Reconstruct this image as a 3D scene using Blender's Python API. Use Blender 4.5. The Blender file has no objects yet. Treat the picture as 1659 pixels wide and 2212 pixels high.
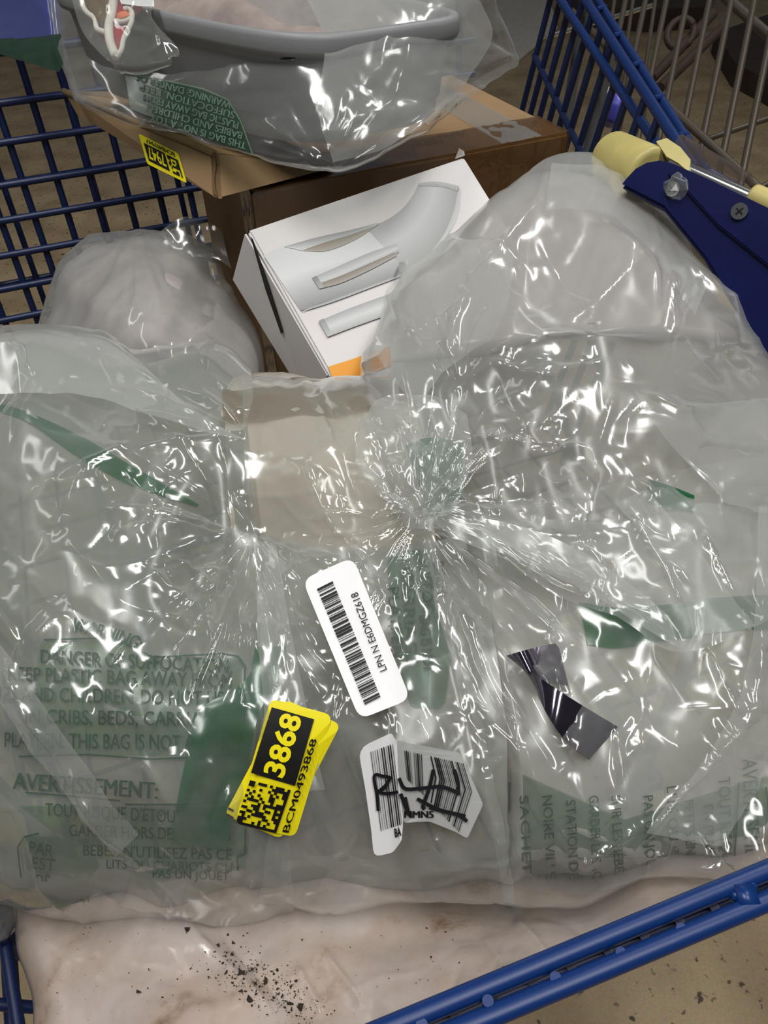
import bpy, bmesh, math, random
import numpy as np
from mathutils import Vector, Matrix
random.seed(7)

# ------------------------------------------------------------------ camera, world, lights
W, H, FPX = 1659.0, 2212.0, 1662.0
PITCH, ROLL = math.radians(43.0), math.radians(2.6)
CAM = np.array([0.0, 0.0, 1.35])
_F = np.array([0, math.cos(PITCH), -math.sin(PITCH)])
_U0 = np.array([0, math.sin(PITCH), math.cos(PITCH)])
_R0 = np.array([1.0, 0, 0])
_R = _R0 * math.cos(ROLL) - _U0 * math.sin(ROLL)
_U = _U0 * math.cos(ROLL) + _R0 * math.sin(ROLL)

scene = bpy.context.scene
COL = scene.collection
cam_data = bpy.data.cameras.new('camera')
cam_data.sensor_fit = 'VERTICAL'
cam_data.sensor_height = 36.0
cam_data.lens = 36.0 * FPX / H
cam_data.clip_start = 0.01
cam = bpy.data.objects.new('camera', cam_data)
COL.objects.link(cam)
m = Matrix.Identity(4)
for i in range(3):
    m[i][0], m[i][1], m[i][2], m[i][3] = _R[i], _U[i], -_F[i], CAM[i]
cam.matrix_world = m
scene.camera = cam

vs = scene.view_settings
vs.view_transform = 'Standard'; vs.look = 'None'; vs.gamma = 1.0; vs.use_curve_mapping = False
vs.exposure = -0.05
scene.cycles.transparent_max_bounces = 18
scene.cycles.max_bounces = 3
scene.cycles.diffuse_bounces = 1
scene.cycles.glossy_bounces = 2
scene.cycles.caustics_reflective = False
scene.cycles.caustics_refractive = False

world = bpy.data.worlds.new('warehouse_air'); scene.world = world
world.use_nodes = True
world.node_tree.nodes['Background'].inputs[0].default_value = (0.92, 0.95, 1.0, 1)
world.node_tree.nodes['Background'].inputs[1].default_value = 0.08

def ceiling_lamp(x, y, z, sx, sy, power, rot=0.0, tint=(1.0, 0.985, 0.965)):
    l = bpy.data.lights.new('ceiling_lamp', 'AREA')
    l.shape = 'RECTANGLE'; l.size = sx; l.size_y = sy; l.energy = power; l.color = tint
    o = bpy.data.objects.new('ceiling_lamp', l); COL.objects.link(o)
    o.location = (x, y, z); o.rotation_euler = (0, 0, rot)
    return o
ceiling_lamp(-0.7, 0.2, 3.4, 0.30, 1.5, 38)
ceiling_lamp(0.8, -0.5, 3.4, 0.30, 1.5, 38)
ceiling_lamp(1.5, 1.9, 3.4, 0.30, 0.9, 29)
ceiling_lamp(-3.2, 2.4, 3.6, 0.35, 2.4, 16)

# ------------------------------------------------------------------ projection helpers
def ray(px, py):
    px = np.asarray(px, float); py = np.asarray(py, float)
    a = (px - W / 2) / FPX; b = (py - H / 2) / FPX
    return _F + a[..., None] * _R - b[..., None] * _U
def U3(px, py, d):
    return CAM + np.asarray(d, float)[..., None] * ray(px, py)
def UZ(px, py, z):
    r = ray(px, py)
    return CAM + ((z - CAM[2]) / r[..., 2])[..., None] * r
def project(P):
    q = P - CAM
    d = q @ _F
    return W / 2 + FPX * (q @ _R) / d, H / 2 - FPX * (q @ _U) / d, d

# ------------------------------------------------------------------ object helpers
def link(o, parent=None, label=None, cat=None, group=None, kind=None):
    COL.objects.link(o)
    if parent is not None:
        o.parent = parent
        o.matrix_parent_inverse = parent.matrix_world.inverted()
    if label: o['label'] = label
    if cat: o['category'] = cat
    if group: o['group'] = group
    if kind: o['kind'] = kind
    return o
def thing(name, loc, label, cat, group=None):
    o = bpy.data.objects.new(name, None)
    o.empty_display_size = 0.05
    o.matrix_world = Matrix.Translation(Vector([float(v) for v in loc]))
    return link(o, None, label, cat, group)
def mesh_obj(name, verts, faces, mat, parent=None, smooth=True, **kw):
    me = bpy.data.meshes.new(name)
    me.from_pydata([tuple(map(float, v)) for v in verts], [], [tuple(int(i) for i in f) for f in faces])
    me.materials.append(mat)
    if smooth: me.polygons.foreach_set('use_smooth', [True] * len(me.polygons))
    me.update()
    return link(bpy.data.objects.new(name, me), parent, **kw)
def grid_faces(n, m, wrap=False):
    i = np.arange(n - 1)[:, None]; j = np.arange(m if wrap else m - 1)[None, :]
    j2 = (j + 1) % m
    f = np.stack([i * m + j, i * m + j2, (i + 1) * m + j2, (i + 1) * m + j], -1)
    return f.reshape(-1, 4)
def grid_obj(name, P, mat, parent=None, wrap=False, **kw):
    n, mm = P.shape[:2]
    me = bpy.data.meshes.new(name)
    V = P.reshape(-1, 3).astype(np.float32); Fc = grid_faces(n, mm, wrap)
    me.vertices.add(len(V)); me.vertices.foreach_set('co', V.ravel())
    me.loops.add(len(Fc) * 4); me.loops.foreach_set('vertex_index', Fc.ravel().astype(np.int32))
    me.polygons.add(len(Fc)); me.polygons.foreach_set('loop_start', (np.arange(len(Fc)) * 4).astype(np.int32))
    me.polygons.foreach_set('use_smooth', [True] * len(Fc))
    me.materials.append(mat)
    me.update(calc_edges=True); me.validate()
    return link(bpy.data.objects.new(name, me), parent, **kw)

_cyl = {}
def unit_cyl(mat, seg=10):
    key = (mat.name, seg)
    if key not in _cyl:
        bm = bmesh.new()
        bmesh.ops.create_cone(bm, cap_ends=True, segments=seg, radius1=1, radius2=1, depth=1)
        me = bpy.data.meshes.new('wire'); bm.to_mesh(me); bm.free()
        for p in me.polygons: p.use_smooth = len(p.vertices) == 4
        me.materials.append(mat); _cyl[key] = me
    return _cyl[key]
def bar(name, a, b, r, mat, parent, seg=10, **kw):
    a = Vector([float(v) for v in a]); b = Vector([float(v) for v in b]); d = b - a
    o = bpy.data.objects.new(name, unit_cyl(mat, seg))
    o.matrix_world = Matrix.Translation((a + b) / 2) @ d.to_track_quat('Z', 'Y').to_matrix().to_4x4() @ Matrix.Diagonal((r, r, d.length, 1))
    mw = o.matrix_world.copy()
    link(o, parent, **kw)
    o.matrix_world = mw if parent is None else mw
    if parent is not None: o.matrix_basis = mw
    return o
def tube(name, pts, r, mat, parent, seg=10, **kw):
    pts = np.asarray(pts, float); n = len(pts)
    T = np.gradient(pts, axis=0); T /= np.linalg.norm(T, axis=1)[:, None]
    up = np.array([0.31, 0.12, 0.94]); rings = []
    rr = np.broadcast_to(np.asarray(r, float), (n,))
    for k in range(n):
        a = np.cross(T[k], up); a /= np.linalg.norm(a); b = np.cross(T[k], a)
        th = np.linspace(0, 2 * np.pi, seg, endpoint=False)
        rings.append(pts[k] + rr[k] * (np.cos(th)[:, None] * a + np.sin(th)[:, None] * b))
    V = np.concatenate(rings + [pts[:1], pts[-1:]])
    Fs = [tuple(f) for f in grid_faces(n, seg, True)]
    for j in range(seg):
        Fs.append((n * seg, (j + 1) % seg, j)); Fs.append((n * seg + 1, (n - 1) * seg + j, (n - 1) * seg + (j + 1) % seg))
    return mesh_obj(name, V, Fs, mat, parent, **kw)
def catmull(P, t):
    """P: (k,c) control points, t in [0,1] -> (len(t),c)"""
    P = np.asarray(P, float); k = len(P)
    x = np.clip(t, 0, 1) * (k - 1); i = np.minimum(x.astype(int), k - 2); f = (x - i)[:, None]
    Pe = np.concatenate([2 * P[:1] - P[1:2], P, 2 * P[-1:] - P[-2:-1]])
    a, b, c, d = Pe[i], Pe[i + 1], Pe[i + 2], Pe[i + 3]
    return 0.5 * (2 * b + (c - a) * f + (2 * a - 5 * b + 4 * c - d) * f * f + (3 * b - a - 3 * c + d) * f ** 3)
def bicatmull(net, s, t):
    net = np.asarray(net, float); r, c, k = net.shape
    A = catmull(net.reshape(r, -1), s).reshape(len(s), c, k)
    return np.stack([catmull(A[i], t) for i in range(len(s))]) if False else _bic(A, t)
def _bic(A, t):
    B = np.transpose(A, (1, 0, 2)).reshape(A.shape[1], -1)
    C = catmull(B, t).reshape(len(t), A.shape[0], A.shape[2])
    return np.transpose(C, (1, 0, 2))

# ------------------------------------------------------------------ materials
def _lin(c): return tuple(((v / 255) / 12.92 if v / 255 <= 0.04045 else ((v / 255 + 0.055) / 1.055) ** 2.4) for v in c)
def S(r, g, b): return _lin((r, g, b))
def new_mat(name):
    mt = bpy.data.materials.new(name); mt.use_nodes = True
    nt = mt.node_tree; nt.nodes.clear()
    out = nt.nodes.new('ShaderNodeOutputMaterial')
    return mt, nt, out
def N(nt, typ, **kw):
    n = nt.nodes.new(typ)
    for k, v in kw.items():
        if k.startswith('i_'): n.inputs[int(k[2:])].default_value = v
        else: setattr(n, k, v)
    return n
def wrinkle_normal(nt, scale, strength, dist=0.002, stretch=(1, 1, 1)):
    """fine film crinkle: ridged noise of two sizes as bump"""
    tc = N(nt, 'ShaderNodeTexCoord')
    mp = N(nt, 'ShaderNodeMapping'); mp.inputs['Scale'].default_value = stretch
    nt.links.new(tc.outputs['Object'], mp.inputs[0])
    def ridged(sc, det):
        n = N(nt, 'ShaderNodeTexNoise'); n.inputs['Scale'].default_value = sc; n.inputs['Detail'].default_value = det
        nt.links.new(mp.outputs[0], n.inputs['Vector'])
        a = N(nt, 'ShaderNodeMath', operation='SUBTRACT'); a.inputs[1].default_value = 0.5
        nt.links.new(n.outputs['Fac'], a.inputs[0])
        b = N(nt, 'ShaderNodeMath', operation='ABSOLUTE'); nt.links.new(a.outputs[0], b.inputs[0])
        return b
    mad = ridged(scale * 1.6, 1.0)
    bp = N(nt, 'ShaderNodeBump'); bp.inputs['Strength'].default_value = strength; bp.inputs['Distance'].default_value = dist
    nt.links.new(mad.outputs[0], bp.inputs['Height'])
    return bp
def film_mat(name, haze=0.2, tint=(0.85, 0.87, 0.84), clear=(0.97, 0.98, 0.97), rough=0.12, scale=60, bump=0.5, spec=0.07, dist=0.002, stretch=(1, 1, 1)):
    """thin plastic film: clear transmission + milky scatter + Schlick gloss"""
    mt, nt, out = new_mat(name)
    bp = wrinkle_normal(nt, scale, bump, dist, stretch) if bump else None
    tr = N(nt, 'ShaderNodeBsdfTransparent'); tr.inputs[0].default_value = (*clear, 1)
    df = N(nt, 'ShaderNodeBsdfDiffuse'); df.inputs[0].default_value = (*tint, 1)
    tl = N(nt, 'ShaderNodeBsdfTranslucent'); tl.inputs[0].default_value = (*tint, 1)
    gl = N(nt, 'ShaderNodeBsdfGlossy'); gl.inputs['Roughness'].default_value = rough; gl.inputs[0].default_value = (1, 1, 1, 1)
    if bp: nt.links.new(bp.outputs[0], gl.inputs['Normal'])
    sc = N(nt, 'ShaderNodeMixShader'); sc.inputs[0].default_value = 0.45
    nt.links.new(df.outputs[0], sc.inputs[1]); nt.links.new(tl.outputs[0], sc.inputs[2])
    lw = N(nt, 'ShaderNodeLayerWeight'); lw.inputs[0].default_value = 0.5
    p1 = N(nt, 'ShaderNodeMath', operation='POWER'); p1.inputs[1].default_value = 3.0
    nt.links.new(lw.outputs['Facing'], p1.inputs[0])
    # haze grows with the path length through the film (grazing angles look milkier)
    hz = N(nt, 'ShaderNodeMath', operation='MULTIPLY_ADD', use_clamp=True); hz.inputs[1].default_value = 0.6; hz.inputs[2].default_value = haze
    nt.links.new(p1.outputs[0], hz.inputs[0])
    m1 = N(nt, 'ShaderNodeMixShader')
    nt.links.new(hz.outputs[0], m1.inputs[0]); nt.links.new(tr.outputs[0], m1.inputs[1]); nt.links.new(sc.outputs[0], m1.inputs[2])
    fr = N(nt, 'ShaderNodeMath', operation='MULTIPLY_ADD', use_clamp=True); fr.inputs[1].default_value = 0.7; fr.inputs[2].default_value = spec
    nt.links.new(p1.outputs[0], fr.inputs[0])
    m2 = N(nt, 'ShaderNodeMixShader')
    nt.links.new(fr.outputs[0], m2.inputs[0]); nt.links.new(m1.outputs[0], m2.inputs[1]); nt.links.new(gl.outputs[0], m2.inputs[2])
    nt.links.new(m2.outputs[0], out.inputs[0])
    return mt
def plain(name, col, rough=0.5, metal=0.0, var=0.08, vscale=30, bump=0.0, bscale=120, spec=0.5, alpha=1.0, col2=None, detail=4.0, coat=0.0):
    mt, nt, out = new_mat(name)
    pb = N(nt, 'ShaderNodeBsdfPrincipled')
    pb.inputs['Roughness'].default_value = rough; pb.inputs['Metallic'].default_value = metal
    pb.inputs['Specular IOR Level'].default_value = spec; pb.inputs['Alpha'].default_value = alpha
    pb.inputs['Coat Weight'].default_value = coat
    tc = N(nt, 'ShaderNodeTexCoord')
    nz = N(nt, 'ShaderNodeTexNoise'); nz.inputs['Scale'].default_value = vscale; nz.inputs['Detail'].default_value = detail
    nt.links.new(tc.outputs['Object'], nz.inputs['Vector'])
    rp = N(nt, 'ShaderNodeValToRGB')
    c2 = col2 or tuple(min(1, v * (1 + var)) for v in col)
    c1 = tuple(v * (1 - var) for v in col) if col2 is None else col
    rp.color_ramp.elements[0].position = 0.35; rp.color_ramp.elements[1].position = 0.65
    rp.color_ramp.elements[0].color = (*c1, 1); rp.color_ramp.elements[1].color = (*c2, 1)
    nt.links.new(nz.outputs['Fac'], rp.inputs[0]); nt.links.new(rp.outputs[0], pb.inputs['Base Color'])
    if bump:
        n2 = N(nt, 'ShaderNodeTexNoise'); n2.inputs['Scale'].default_value = bscale; n2.inputs['Detail'].default_value = 5
        nt.links.new(tc.outputs['Object'], n2.inputs['Vector'])
        bp = N(nt, 'ShaderNodeBump'); bp.inputs['Strength'].default_value = bump; bp.inputs['Distance'].default_value = 0.002
        nt.links.new(n2.outputs['Fac'], bp.inputs['Height']); nt.links.new(bp.outputs[0], pb.inputs['Normal'])
    nt.links.new(pb.outputs[0], out.inputs[0])
    return mt
def ink(name, col, alpha=1.0, rough=0.5):
    return plain(name, col, rough, var=0.12, vscale=200, alpha=alpha, spec=0.3)

M = {}
def concrete():
    mt, nt, out = new_mat('concrete_floor')
    pb = N(nt, 'ShaderNodeBsdfPrincipled'); pb.inputs['Roughness'].default_value = 0.55; pb.inputs['Specular IOR Level'].default_value = 0.3
    tc = N(nt, 'ShaderNodeTexCoord')
    a = N(nt, 'ShaderNodeTexNoise'); a.inputs['Scale'].default_value = 5; a.inputs['Detail'].default_value = 8
    b = N(nt, 'ShaderNodeTexNoise'); b.inputs['Scale'].default_value = 55; b.inputs['Detail'].default_value = 3
    for n in (a, b): nt.links.new(tc.outputs['Object'], n.inputs['Vector'])
    r1 = N(nt, 'ShaderNodeValToRGB')
    r1.color_ramp.elements[0].position = 0.3; r1.color_ramp.elements[0].color = (*S(140, 120, 90), 1)
    r1.color_ramp.elements[1].position = 0.7; r1.color_ramp.elements[1].color = (*S(176, 156, 122), 1)
    nt.links.new(a.outputs['Fac'], r1.inputs[0])
    r2 = N(nt, 'ShaderNodeValToRGB')
    r2.color_ramp.elements[0].position = 0.63; r2.color_ramp.elements[0].color = (0, 0, 0, 1)
    r2.color_ramp.elements[1].position = 0.69; r2.color_ramp.elements[1].color = (1, 1, 1, 1)
    nt.links.new(b.outputs['Fac'], r2.inputs[0])
    c = N(nt, 'ShaderNodeTexNoise'); c.inputs['Scale'].default_value = 300; c.inputs['Detail'].default_value = 2
    nt.links.new(tc.outputs['Object'], c.inputs['Vector'])
    mc = N(nt, 'ShaderNodeMix', data_type='RGBA', blend_type='OVERLAY'); mc.inputs[0].default_value = 0.35
    nt.links.new(r1.outputs[0], mc.inputs[6]); nt.links.new(c.outputs['Color'], mc.inputs[7])
    hs = N(nt, 'ShaderNodeMix', data_type='RGBA'); 
    nt.links.new(r2.outputs[0], hs.inputs[0]); nt.links.new(mc.outputs[2], hs.inputs[6]); hs.inputs[7].default_value = (*S(70, 55, 40), 1)
    nt.links.new(hs.outputs[2], pb.inputs['Base Color'])
    bp = N(nt, 'ShaderNodeBump'); bp.inputs['Strength'].default_value = 0.25; bp.inputs['Distance'].default_value = 0.004
    nt.links.new(b.outputs['Fac'], bp.inputs['Height']); nt.links.new(bp.outputs[0], pb.inputs['Normal'])
    nt.links.new(pb.outputs[0], out.inputs[0])
    return mt
M['floor'] = concrete()
M['blue_rail'] = plain('blue_enamel', S(9, 47, 106), 0.34, var=0.12, vscale=60, bump=0.08, bscale=300)
M['blue_wire'] = plain('dark_blue_enamel', S(16, 34, 76), 0.42, var=0.15, vscale=40)
M['brown_wire'] = plain('dull_brown_grey_wire', S(84, 76, 66), 0.45, metal=0.4, var=0.2, vscale=30)
M['dark_brown'] = plain('dark_brown_board', S(52, 36, 28), 0.7, var=0.3, vscale=12)
M['kraft'] = plain('kraft_board', S(150, 121, 86), 0.75, var=0.07, vscale=14, bump=0.05)
M['kraft_lit'] = plain('kraft_board_lit', S(176, 142, 100), 0.7, var=0.06, vscale=20, bump=0.05)  # same board as the sides, stronger light on the lid top painted in
M['kraft_edge'] = plain('kraft_cut_edge', S(112, 78, 46), 0.85, var=0.15, vscale=90)
M['tape_brown'] = film_mat('brown_packing_tape', haze=0.42, tint=S(128, 94, 54), clear=(0.80, 0.68, 0.50), rough=0.14, scale=40, bump=0.35, spec=0.09)
M['white_card'] = plain('white_gloss_card', S(226, 222, 220), 0.35, var=0.015, vscale=8)
M['grey_tub'] = plain('grey_plastic_tub', S(140, 142, 143), 0.45, var=0.04, vscale=20, bump=0.03)
M['yellow_old'] = plain('aged_yellow_plastic', S(200, 186, 116), 0.4, var=0.1, vscale=25, bump=0.06)
M['blue_plastic'] = plain('navy_moulded_plastic', S(12, 20, 72), 0.25, var=0.12, vscale=30)
M['chrome'] = plain('bright_steel', (0.8, 0.8, 0.78), 0.18, metal=1.0, var=0.05)
M['mylar'] = plain('dark_mylar', S(120, 112, 128), 0.12, metal=1.0, var=0.15, vscale=40)
M['black'] = ink('black_print', S(20, 19, 18))
M['marker'] = ink('black_marker', S(22, 22, 26))
M['label_white'] = plain('white_label_paper', S(238, 238, 238), 0.35, var=0.01)
M['label_yellow'] = plain('yellow_label_paper', S(244, 228, 20), 0.35, var=0.02)
M['film'] = film_mat('clear_film', haze=0.11, rough=0.15, scale=40, bump=0, spec=0.054)
M['film_hazy'] = film_mat('hazy_film', haze=0.24, rough=0.16, bump=0, spec=0.054)
M['film_white'] = film_mat('whitish_film', haze=0.36, rough=0.14, bump=0, spec=0.062)
M['film_soft'] = film_mat('clear_film_soft', haze=0.13, rough=0.18, scale=30, bump=0.4, spec=0.09)
M['film_milky'] = film_mat('milky_inner_film', haze=0.62, tint=S(186, 190, 182), rough=0.25, scale=22, bump=0, spec=0.05)
M['milky_left'] = film_mat('milky_grey_green_film', haze=0.72, tint=S(166, 173, 162), rough=0.25, bump=0, spec=0.05)
M['milky_right'] = film_mat('milky_white_film', haze=0.72, tint=S(212, 213, 206), rough=0.25, bump=0, spec=0.05)
M['milky_mid'] = film_mat('milky_shaded_film', haze=0.58, tint=S(156, 158, 150), rough=0.25, bump=0, spec=0.05)  # darker tint stands in for the shading inside the bag
M['film_green'] = film_mat('green_tinted_film', haze=0.5, tint=S(168, 186, 168), clear=(0.85, 0.93, 0.86), rough=0.2, scale=25, bump=0, spec=0.06)
M['green_band'] = film_mat('green_band_film', haze=0.66, tint=S(14, 112, 58), clear=(0.20, 0.55, 0.34), rough=0.2, scale=30, bump=0, spec=0.06)
M['green_ink'] = ink('green_print', S(14, 66, 40), alpha=0.9)
M['green_ink_dim'] = ink('faded_green_print', S(70, 112, 86), alpha=0.55)

# ------------------------------------------------------------------ film sheets
CAMP = 0.55
def tri(x): return np.abs(((x * 0.5) % 1.0) * 2 - 1)
def snoise(px, py, scale, seed, n=7):
    r = np.random.default_rng(seed); out = np.zeros_like(px, float)
    for _ in range(n):
        a = r.uniform(0, 2 * np.pi); k = 2 * np.pi / (scale * r.uniform(0.7, 1.7))
        out += np.sin(k * (px * np.cos(a) + py * np.sin(a)) + r.uniform(0, 6.28))
    return out / n ** 0.5
def crease(Hh, px, py, pts, w, amp, fade=0.25):
    """sharp ridge along a polyline given in picture coordinates"""
    pts = np.asarray(pts, float)
    lo = pts.min(0) - 5 * w; hi = pts.max(0) + 5 * w
    mk = (px > lo[0]) & (px < hi[0]) & (py > lo[1]) & (py < hi[1])
    if not mk.any(): return
    x = px[mk]; y = py[mk]
    seg = np.linalg.norm(np.diff(pts, axis=0), axis=1); L = seg.sum(); acc = 0
    best = np.full(x.shape, 1e9); tb = np.zeros(x.shape)
    for k in range(len(pts) - 1):
        a, b = pts[k], pts[k + 1]; dv = b - a; l2 = dv @ dv
        t = np.clip(((x - a[0]) * dv[0] + (y - a[1]) * dv[1]) / l2, 0, 1)
        ds = np.hypot(x - a[0] - t * dv[0], y - a[1] - t * dv[1])
        up = ds < best
        best = np.where(up, ds, best); tb = np.where(up, (acc + t * seg[k]) / L, tb); acc += seg[k]
    win = np.clip(np.minimum(tb, 1 - tb) / fade, 0, 1) ** 0.7 if fade > 0 else 1.0
    prof = np.exp(-np.sqrt(best * best + 1.5) / w)
    Hh[mk] += CAMP * amp * prof * win
def displaced(P, px, py, creases=(), nrand=0, seed=1, ramp=0.003, rw=(7, 20), rl=(50, 260), billow=0.0, bscale=240, facet=0.0, fscale=90, angle=None):
    r = np.random.default_rng(seed)
    Hh = np.zeros(px.shape)
    if billow: Hh += billow * snoise(px, py, bscale, seed + 11)
    if facet:
        wx = px + 0.5 * fscale * snoise(px, py, fscale * 2.2, seed + 3); wy = py + 0.5 * fscale * snoise(px, py, fscale * 2.4, seed + 4)
        f = 0
        for k in range(4):
            a = r.uniform(0, np.pi); s = fscale * r.uniform(0.8, 2.4)
            f = f + tri((wx * np.cos(a) + wy * np.sin(a)) / s + r.uniform(0, 2)) * s / fscale
        msk = np.clip(0.55 + 0.6 * snoise(px, py, fscale * 4, seed + 5), 0.08, 1.2)
        Hh += facet * f * msk
    x0, x1, y0, y1 = px.min(), px.max(), py.min(), py.max()
    for _ in range(nrand):
        c = np.array([r.uniform(x0, x1), r.uniform(y0, y1)])
        a = r.uniform(0, np.pi) if angle is None else angle + r.normal(0, 0.35)
        L = r.uniform(*rl); dv = np.array([np.cos(a), np.sin(a)]) * L / 2; nv = np.array([-dv[1], dv[0]]) * r.uniform(-0.3, 0.3)
        crease(Hh, px, py, [c - dv, c + nv, c + dv], r.uniform(*rw), ramp * r.uniform(0.3, 1.0) * r.choice([1, 1, -1]), 0.3)
    for cr in creases:
        crease(Hh, px, py, cr[0], cr[1], cr[2], cr[3] if len(cr) > 3 else 0.2)
    du = np.gradient(P, axis=0); dv = np.gradient(P, axis=1)
    nn = np.cross(du, dv); ln = np.linalg.norm(nn, axis=-1, keepdims=True); nn = nn / np.maximum(ln, 1e-9)
    toc = CAM - P
    s0 = np.sign((nn * toc).sum(-1)[P.shape[0] // 2, P.shape[1] // 2])
    nn = nn * s0
    return P + nn * Hh[..., None]
def rolled(n, lo, hi, w, q):
    """parameter line 0..1 with rounded tuck-under at either end; returns (position, roll 0..)"""
    extra = q * w
    t = np.linspace(-(extra - w) if lo else 0, 1 + ((extra - w) if hi else 0), n)
    pos = t.copy(); dep = np.zeros(n)
    if lo:
        k = t < w; qq = (1 - t[k] / w); pos[k] = w * (1 - np.sin(np.minimum(qq, 3) * np.pi / 2)); dep[k] = 1 - np.cos(qq * np.pi / 2)
    if hi:
        k = t > 1 - w; qq = (1 - (1 - t[k]) / w); pos[k] = 1 - w * (1 - np.sin(np.minimum(qq, 3) * np.pi / 2)); dep[k] = 1 - np.cos(qq * np.pi / 2)
    return pos, dep
def _resize(A, n, m):
    def ax(A, k):
        x = np.linspace(0, A.shape[0] - 1, k); i = np.minimum(x.astype(int), A.shape[0] - 2); f = (x - i).reshape(-1, *([1] * (A.ndim - 1)))
        f = f * f * (3 - 2 * f) * 0.3 + f * 0.7
        return A[i] * (1 - f) + A[i + 1] * f
    return np.swapaxes(ax(np.swapaxes(ax(A, n), 0, 1), m), 0, 1)
def relax(X, B, ex, its, pull, seed, aniso=0.0):
    """inextensible film with a little too much length: buckles into folds"""
    r = np.random.default_rng(seed); n, m = B.shape[:2]
    offs = [(0, 1, 1.0), (1, 0, 1.0), (1, 1, 0.7), (1, -1, 0.7), (0, 2, 0.35), (2, 0, 0.35)]
    cons = []
    for di, dj, k in offs:
        sa = (slice(0, n - di), slice(max(0, -dj), m - max(0, dj))); sb = (slice(di, n), slice(max(0, dj), m + min(0, dj)))
        L = np.linalg.norm(B[sb] - B[sa], axis=-1)
        e = ex * (1 + aniso * (1 if dj else -1)) * r.uniform(0.7, 1.3, L.shape)
        if di == 2 or dj == 2: e = e * 0.8
        cons.append((sa, sb, L * (1 + e), k))
    cnt = np.zeros((n, m, 1))
    for sa, sb, L, k in cons: cnt[sa] += k; cnt[sb] += k
    for it in range(its):
        D = np.zeros_like(X)
        for sa, sb, L, k in cons:
            d = X[sb] - X[sa]; l = np.linalg.norm(d, axis=-1) + 1e-9
            c = (0.5 * k * (1 - L / l))[..., None] * d
            D[sa] += c; D[sb] -= c
        X = X + 1.6 * D / cnt
        X = X + pull * (B - X)
    return X
def sheet(name, net, mat, parent, depth, off=0.0, res=6.0, roll='', rollw=0.14, rolld=0.06, tuck=1.5, label=None, crumple=None, **kw):
    net = np.asarray(net, float)
    hgt = np.linalg.norm(np.diff(net[..., :2], axis=0), axis=-1).sum(0).mean(); wid = np.linalg.norm(np.diff(net[..., :2], axis=1), axis=-1).sum(1).mean()
    n = max(12, int(hgt / res)); mm = max(12, int(wid / res))
    s, ds = rolled(n, 't' in roll, 'b' in roll, rollw, tuck); t, dt = rolled(mm, 'l' in roll, 'r' in roll, rollw, tuck)
    def base(s, ds, t, dt):
        Q = bicatmull(net, s, t); px, py = Q[..., 0], Q[..., 1]
        D = depth(px, py) + off + rolld * (ds[:, None] + dt[None, :])
        if Q.shape[-1] > 2: D = D + Q[..., 2]
        return U3(px, py, D), px, py
    P, px, py = base(s, ds, t, dt)
    if crumple:
        disp = None; seed = kw.get('seed', 1); rr = np.random.default_rng(seed)
        for lev, (cell, ex, its, pull) in enumerate(crumple):
            n2 = max(5, int(hgt / cell)); m2 = max(5, int(wid / cell))
            B, bx, by = base(*rolled(n2, 't' in roll, 'b' in roll, rollw, tuck), *rolled(m2, 'l' in roll, 'r' in roll, rollw, tuck))
            hh = cell * float(np.mean(depth(px[::9, ::9], py[::9, ::9]))) / FPX
            du = np.gradient(B, axis=0); dv = np.gradient(B, axis=1); nn = np.cross(du, dv); nn /= np.maximum(np.linalg.norm(nn, axis=-1, keepdims=True), 1e-9)
            X = B + nn * (hh * 0.40 * snoise(bx, by, cell * 5, seed + 50 + lev))[..., None]
            if lev == 0 and kw.get('creases'):
                Hc = np.zeros(bx.shape)
                for cr in kw['creases']: crease(Hc, bx, by, cr[0], max(cr[1], cell * .6), cr[2] * 2, .1)
                X = X + nn * np.sign((nn * (CAM - B)).sum(-1, keepdims=True)) * Hc[..., None]
            if disp is not None: X = X + _resize(disp, n2, m2)
            X = relax(X, B, ex, its, pull, seed + lev)
            disp = X - B
        # facets: straight interpolation on an irregularly warped lattice
        gi, gj = np.meshgrid(np.linspace(0, disp.shape[0] - 1, n), np.linspace(0, disp.shape[1] - 1, mm), indexing='ij')
        lc = crumple[-1][0]
        gi = np.clip(gi + .55 * snoise(px, py, lc * 4.5, seed + 70), 0, disp.shape[0] - 1.001); gj = np.clip(gj + .55 * snoise(px, py, lc * 4.2, seed + 71), 0, disp.shape[1] - 1.001)
        i0 = gi.astype(int); j0 = gj.astype(int); fi = (gi - i0)[..., None]; fj = (gj - j0)[..., None]
        d00, d01, d10, d11 = disp[i0, j0], disp[i0, j0 + 1], disp[i0 + 1, j0], disp[i0 + 1, j0 + 1]
        taut = np.clip(.42 + .55 * snoise(px, py, crumple[0][0] * 6.5, seed + 90), .12, 1.05)[..., None]
        P = P + taut * np.where(fi > fj, d00 + (d10 - d00) * fi + (d11 - d10) * fj, d00 + (d01 - d00) * fj + (d11 - d01) * fi)
    P = displaced(P, px, py, **kw)
    o = grid_obj(name, P, mat, parent, label=label)
    return o, P
CR1 = [(64, .17, 90, .002), (30, .08, 80, .004), (15, .02, 30, .006)]
CR2 = [(44, .14, 80, .002), (22, .06, 60, .006), (12, .018, 25, .008)]
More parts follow.
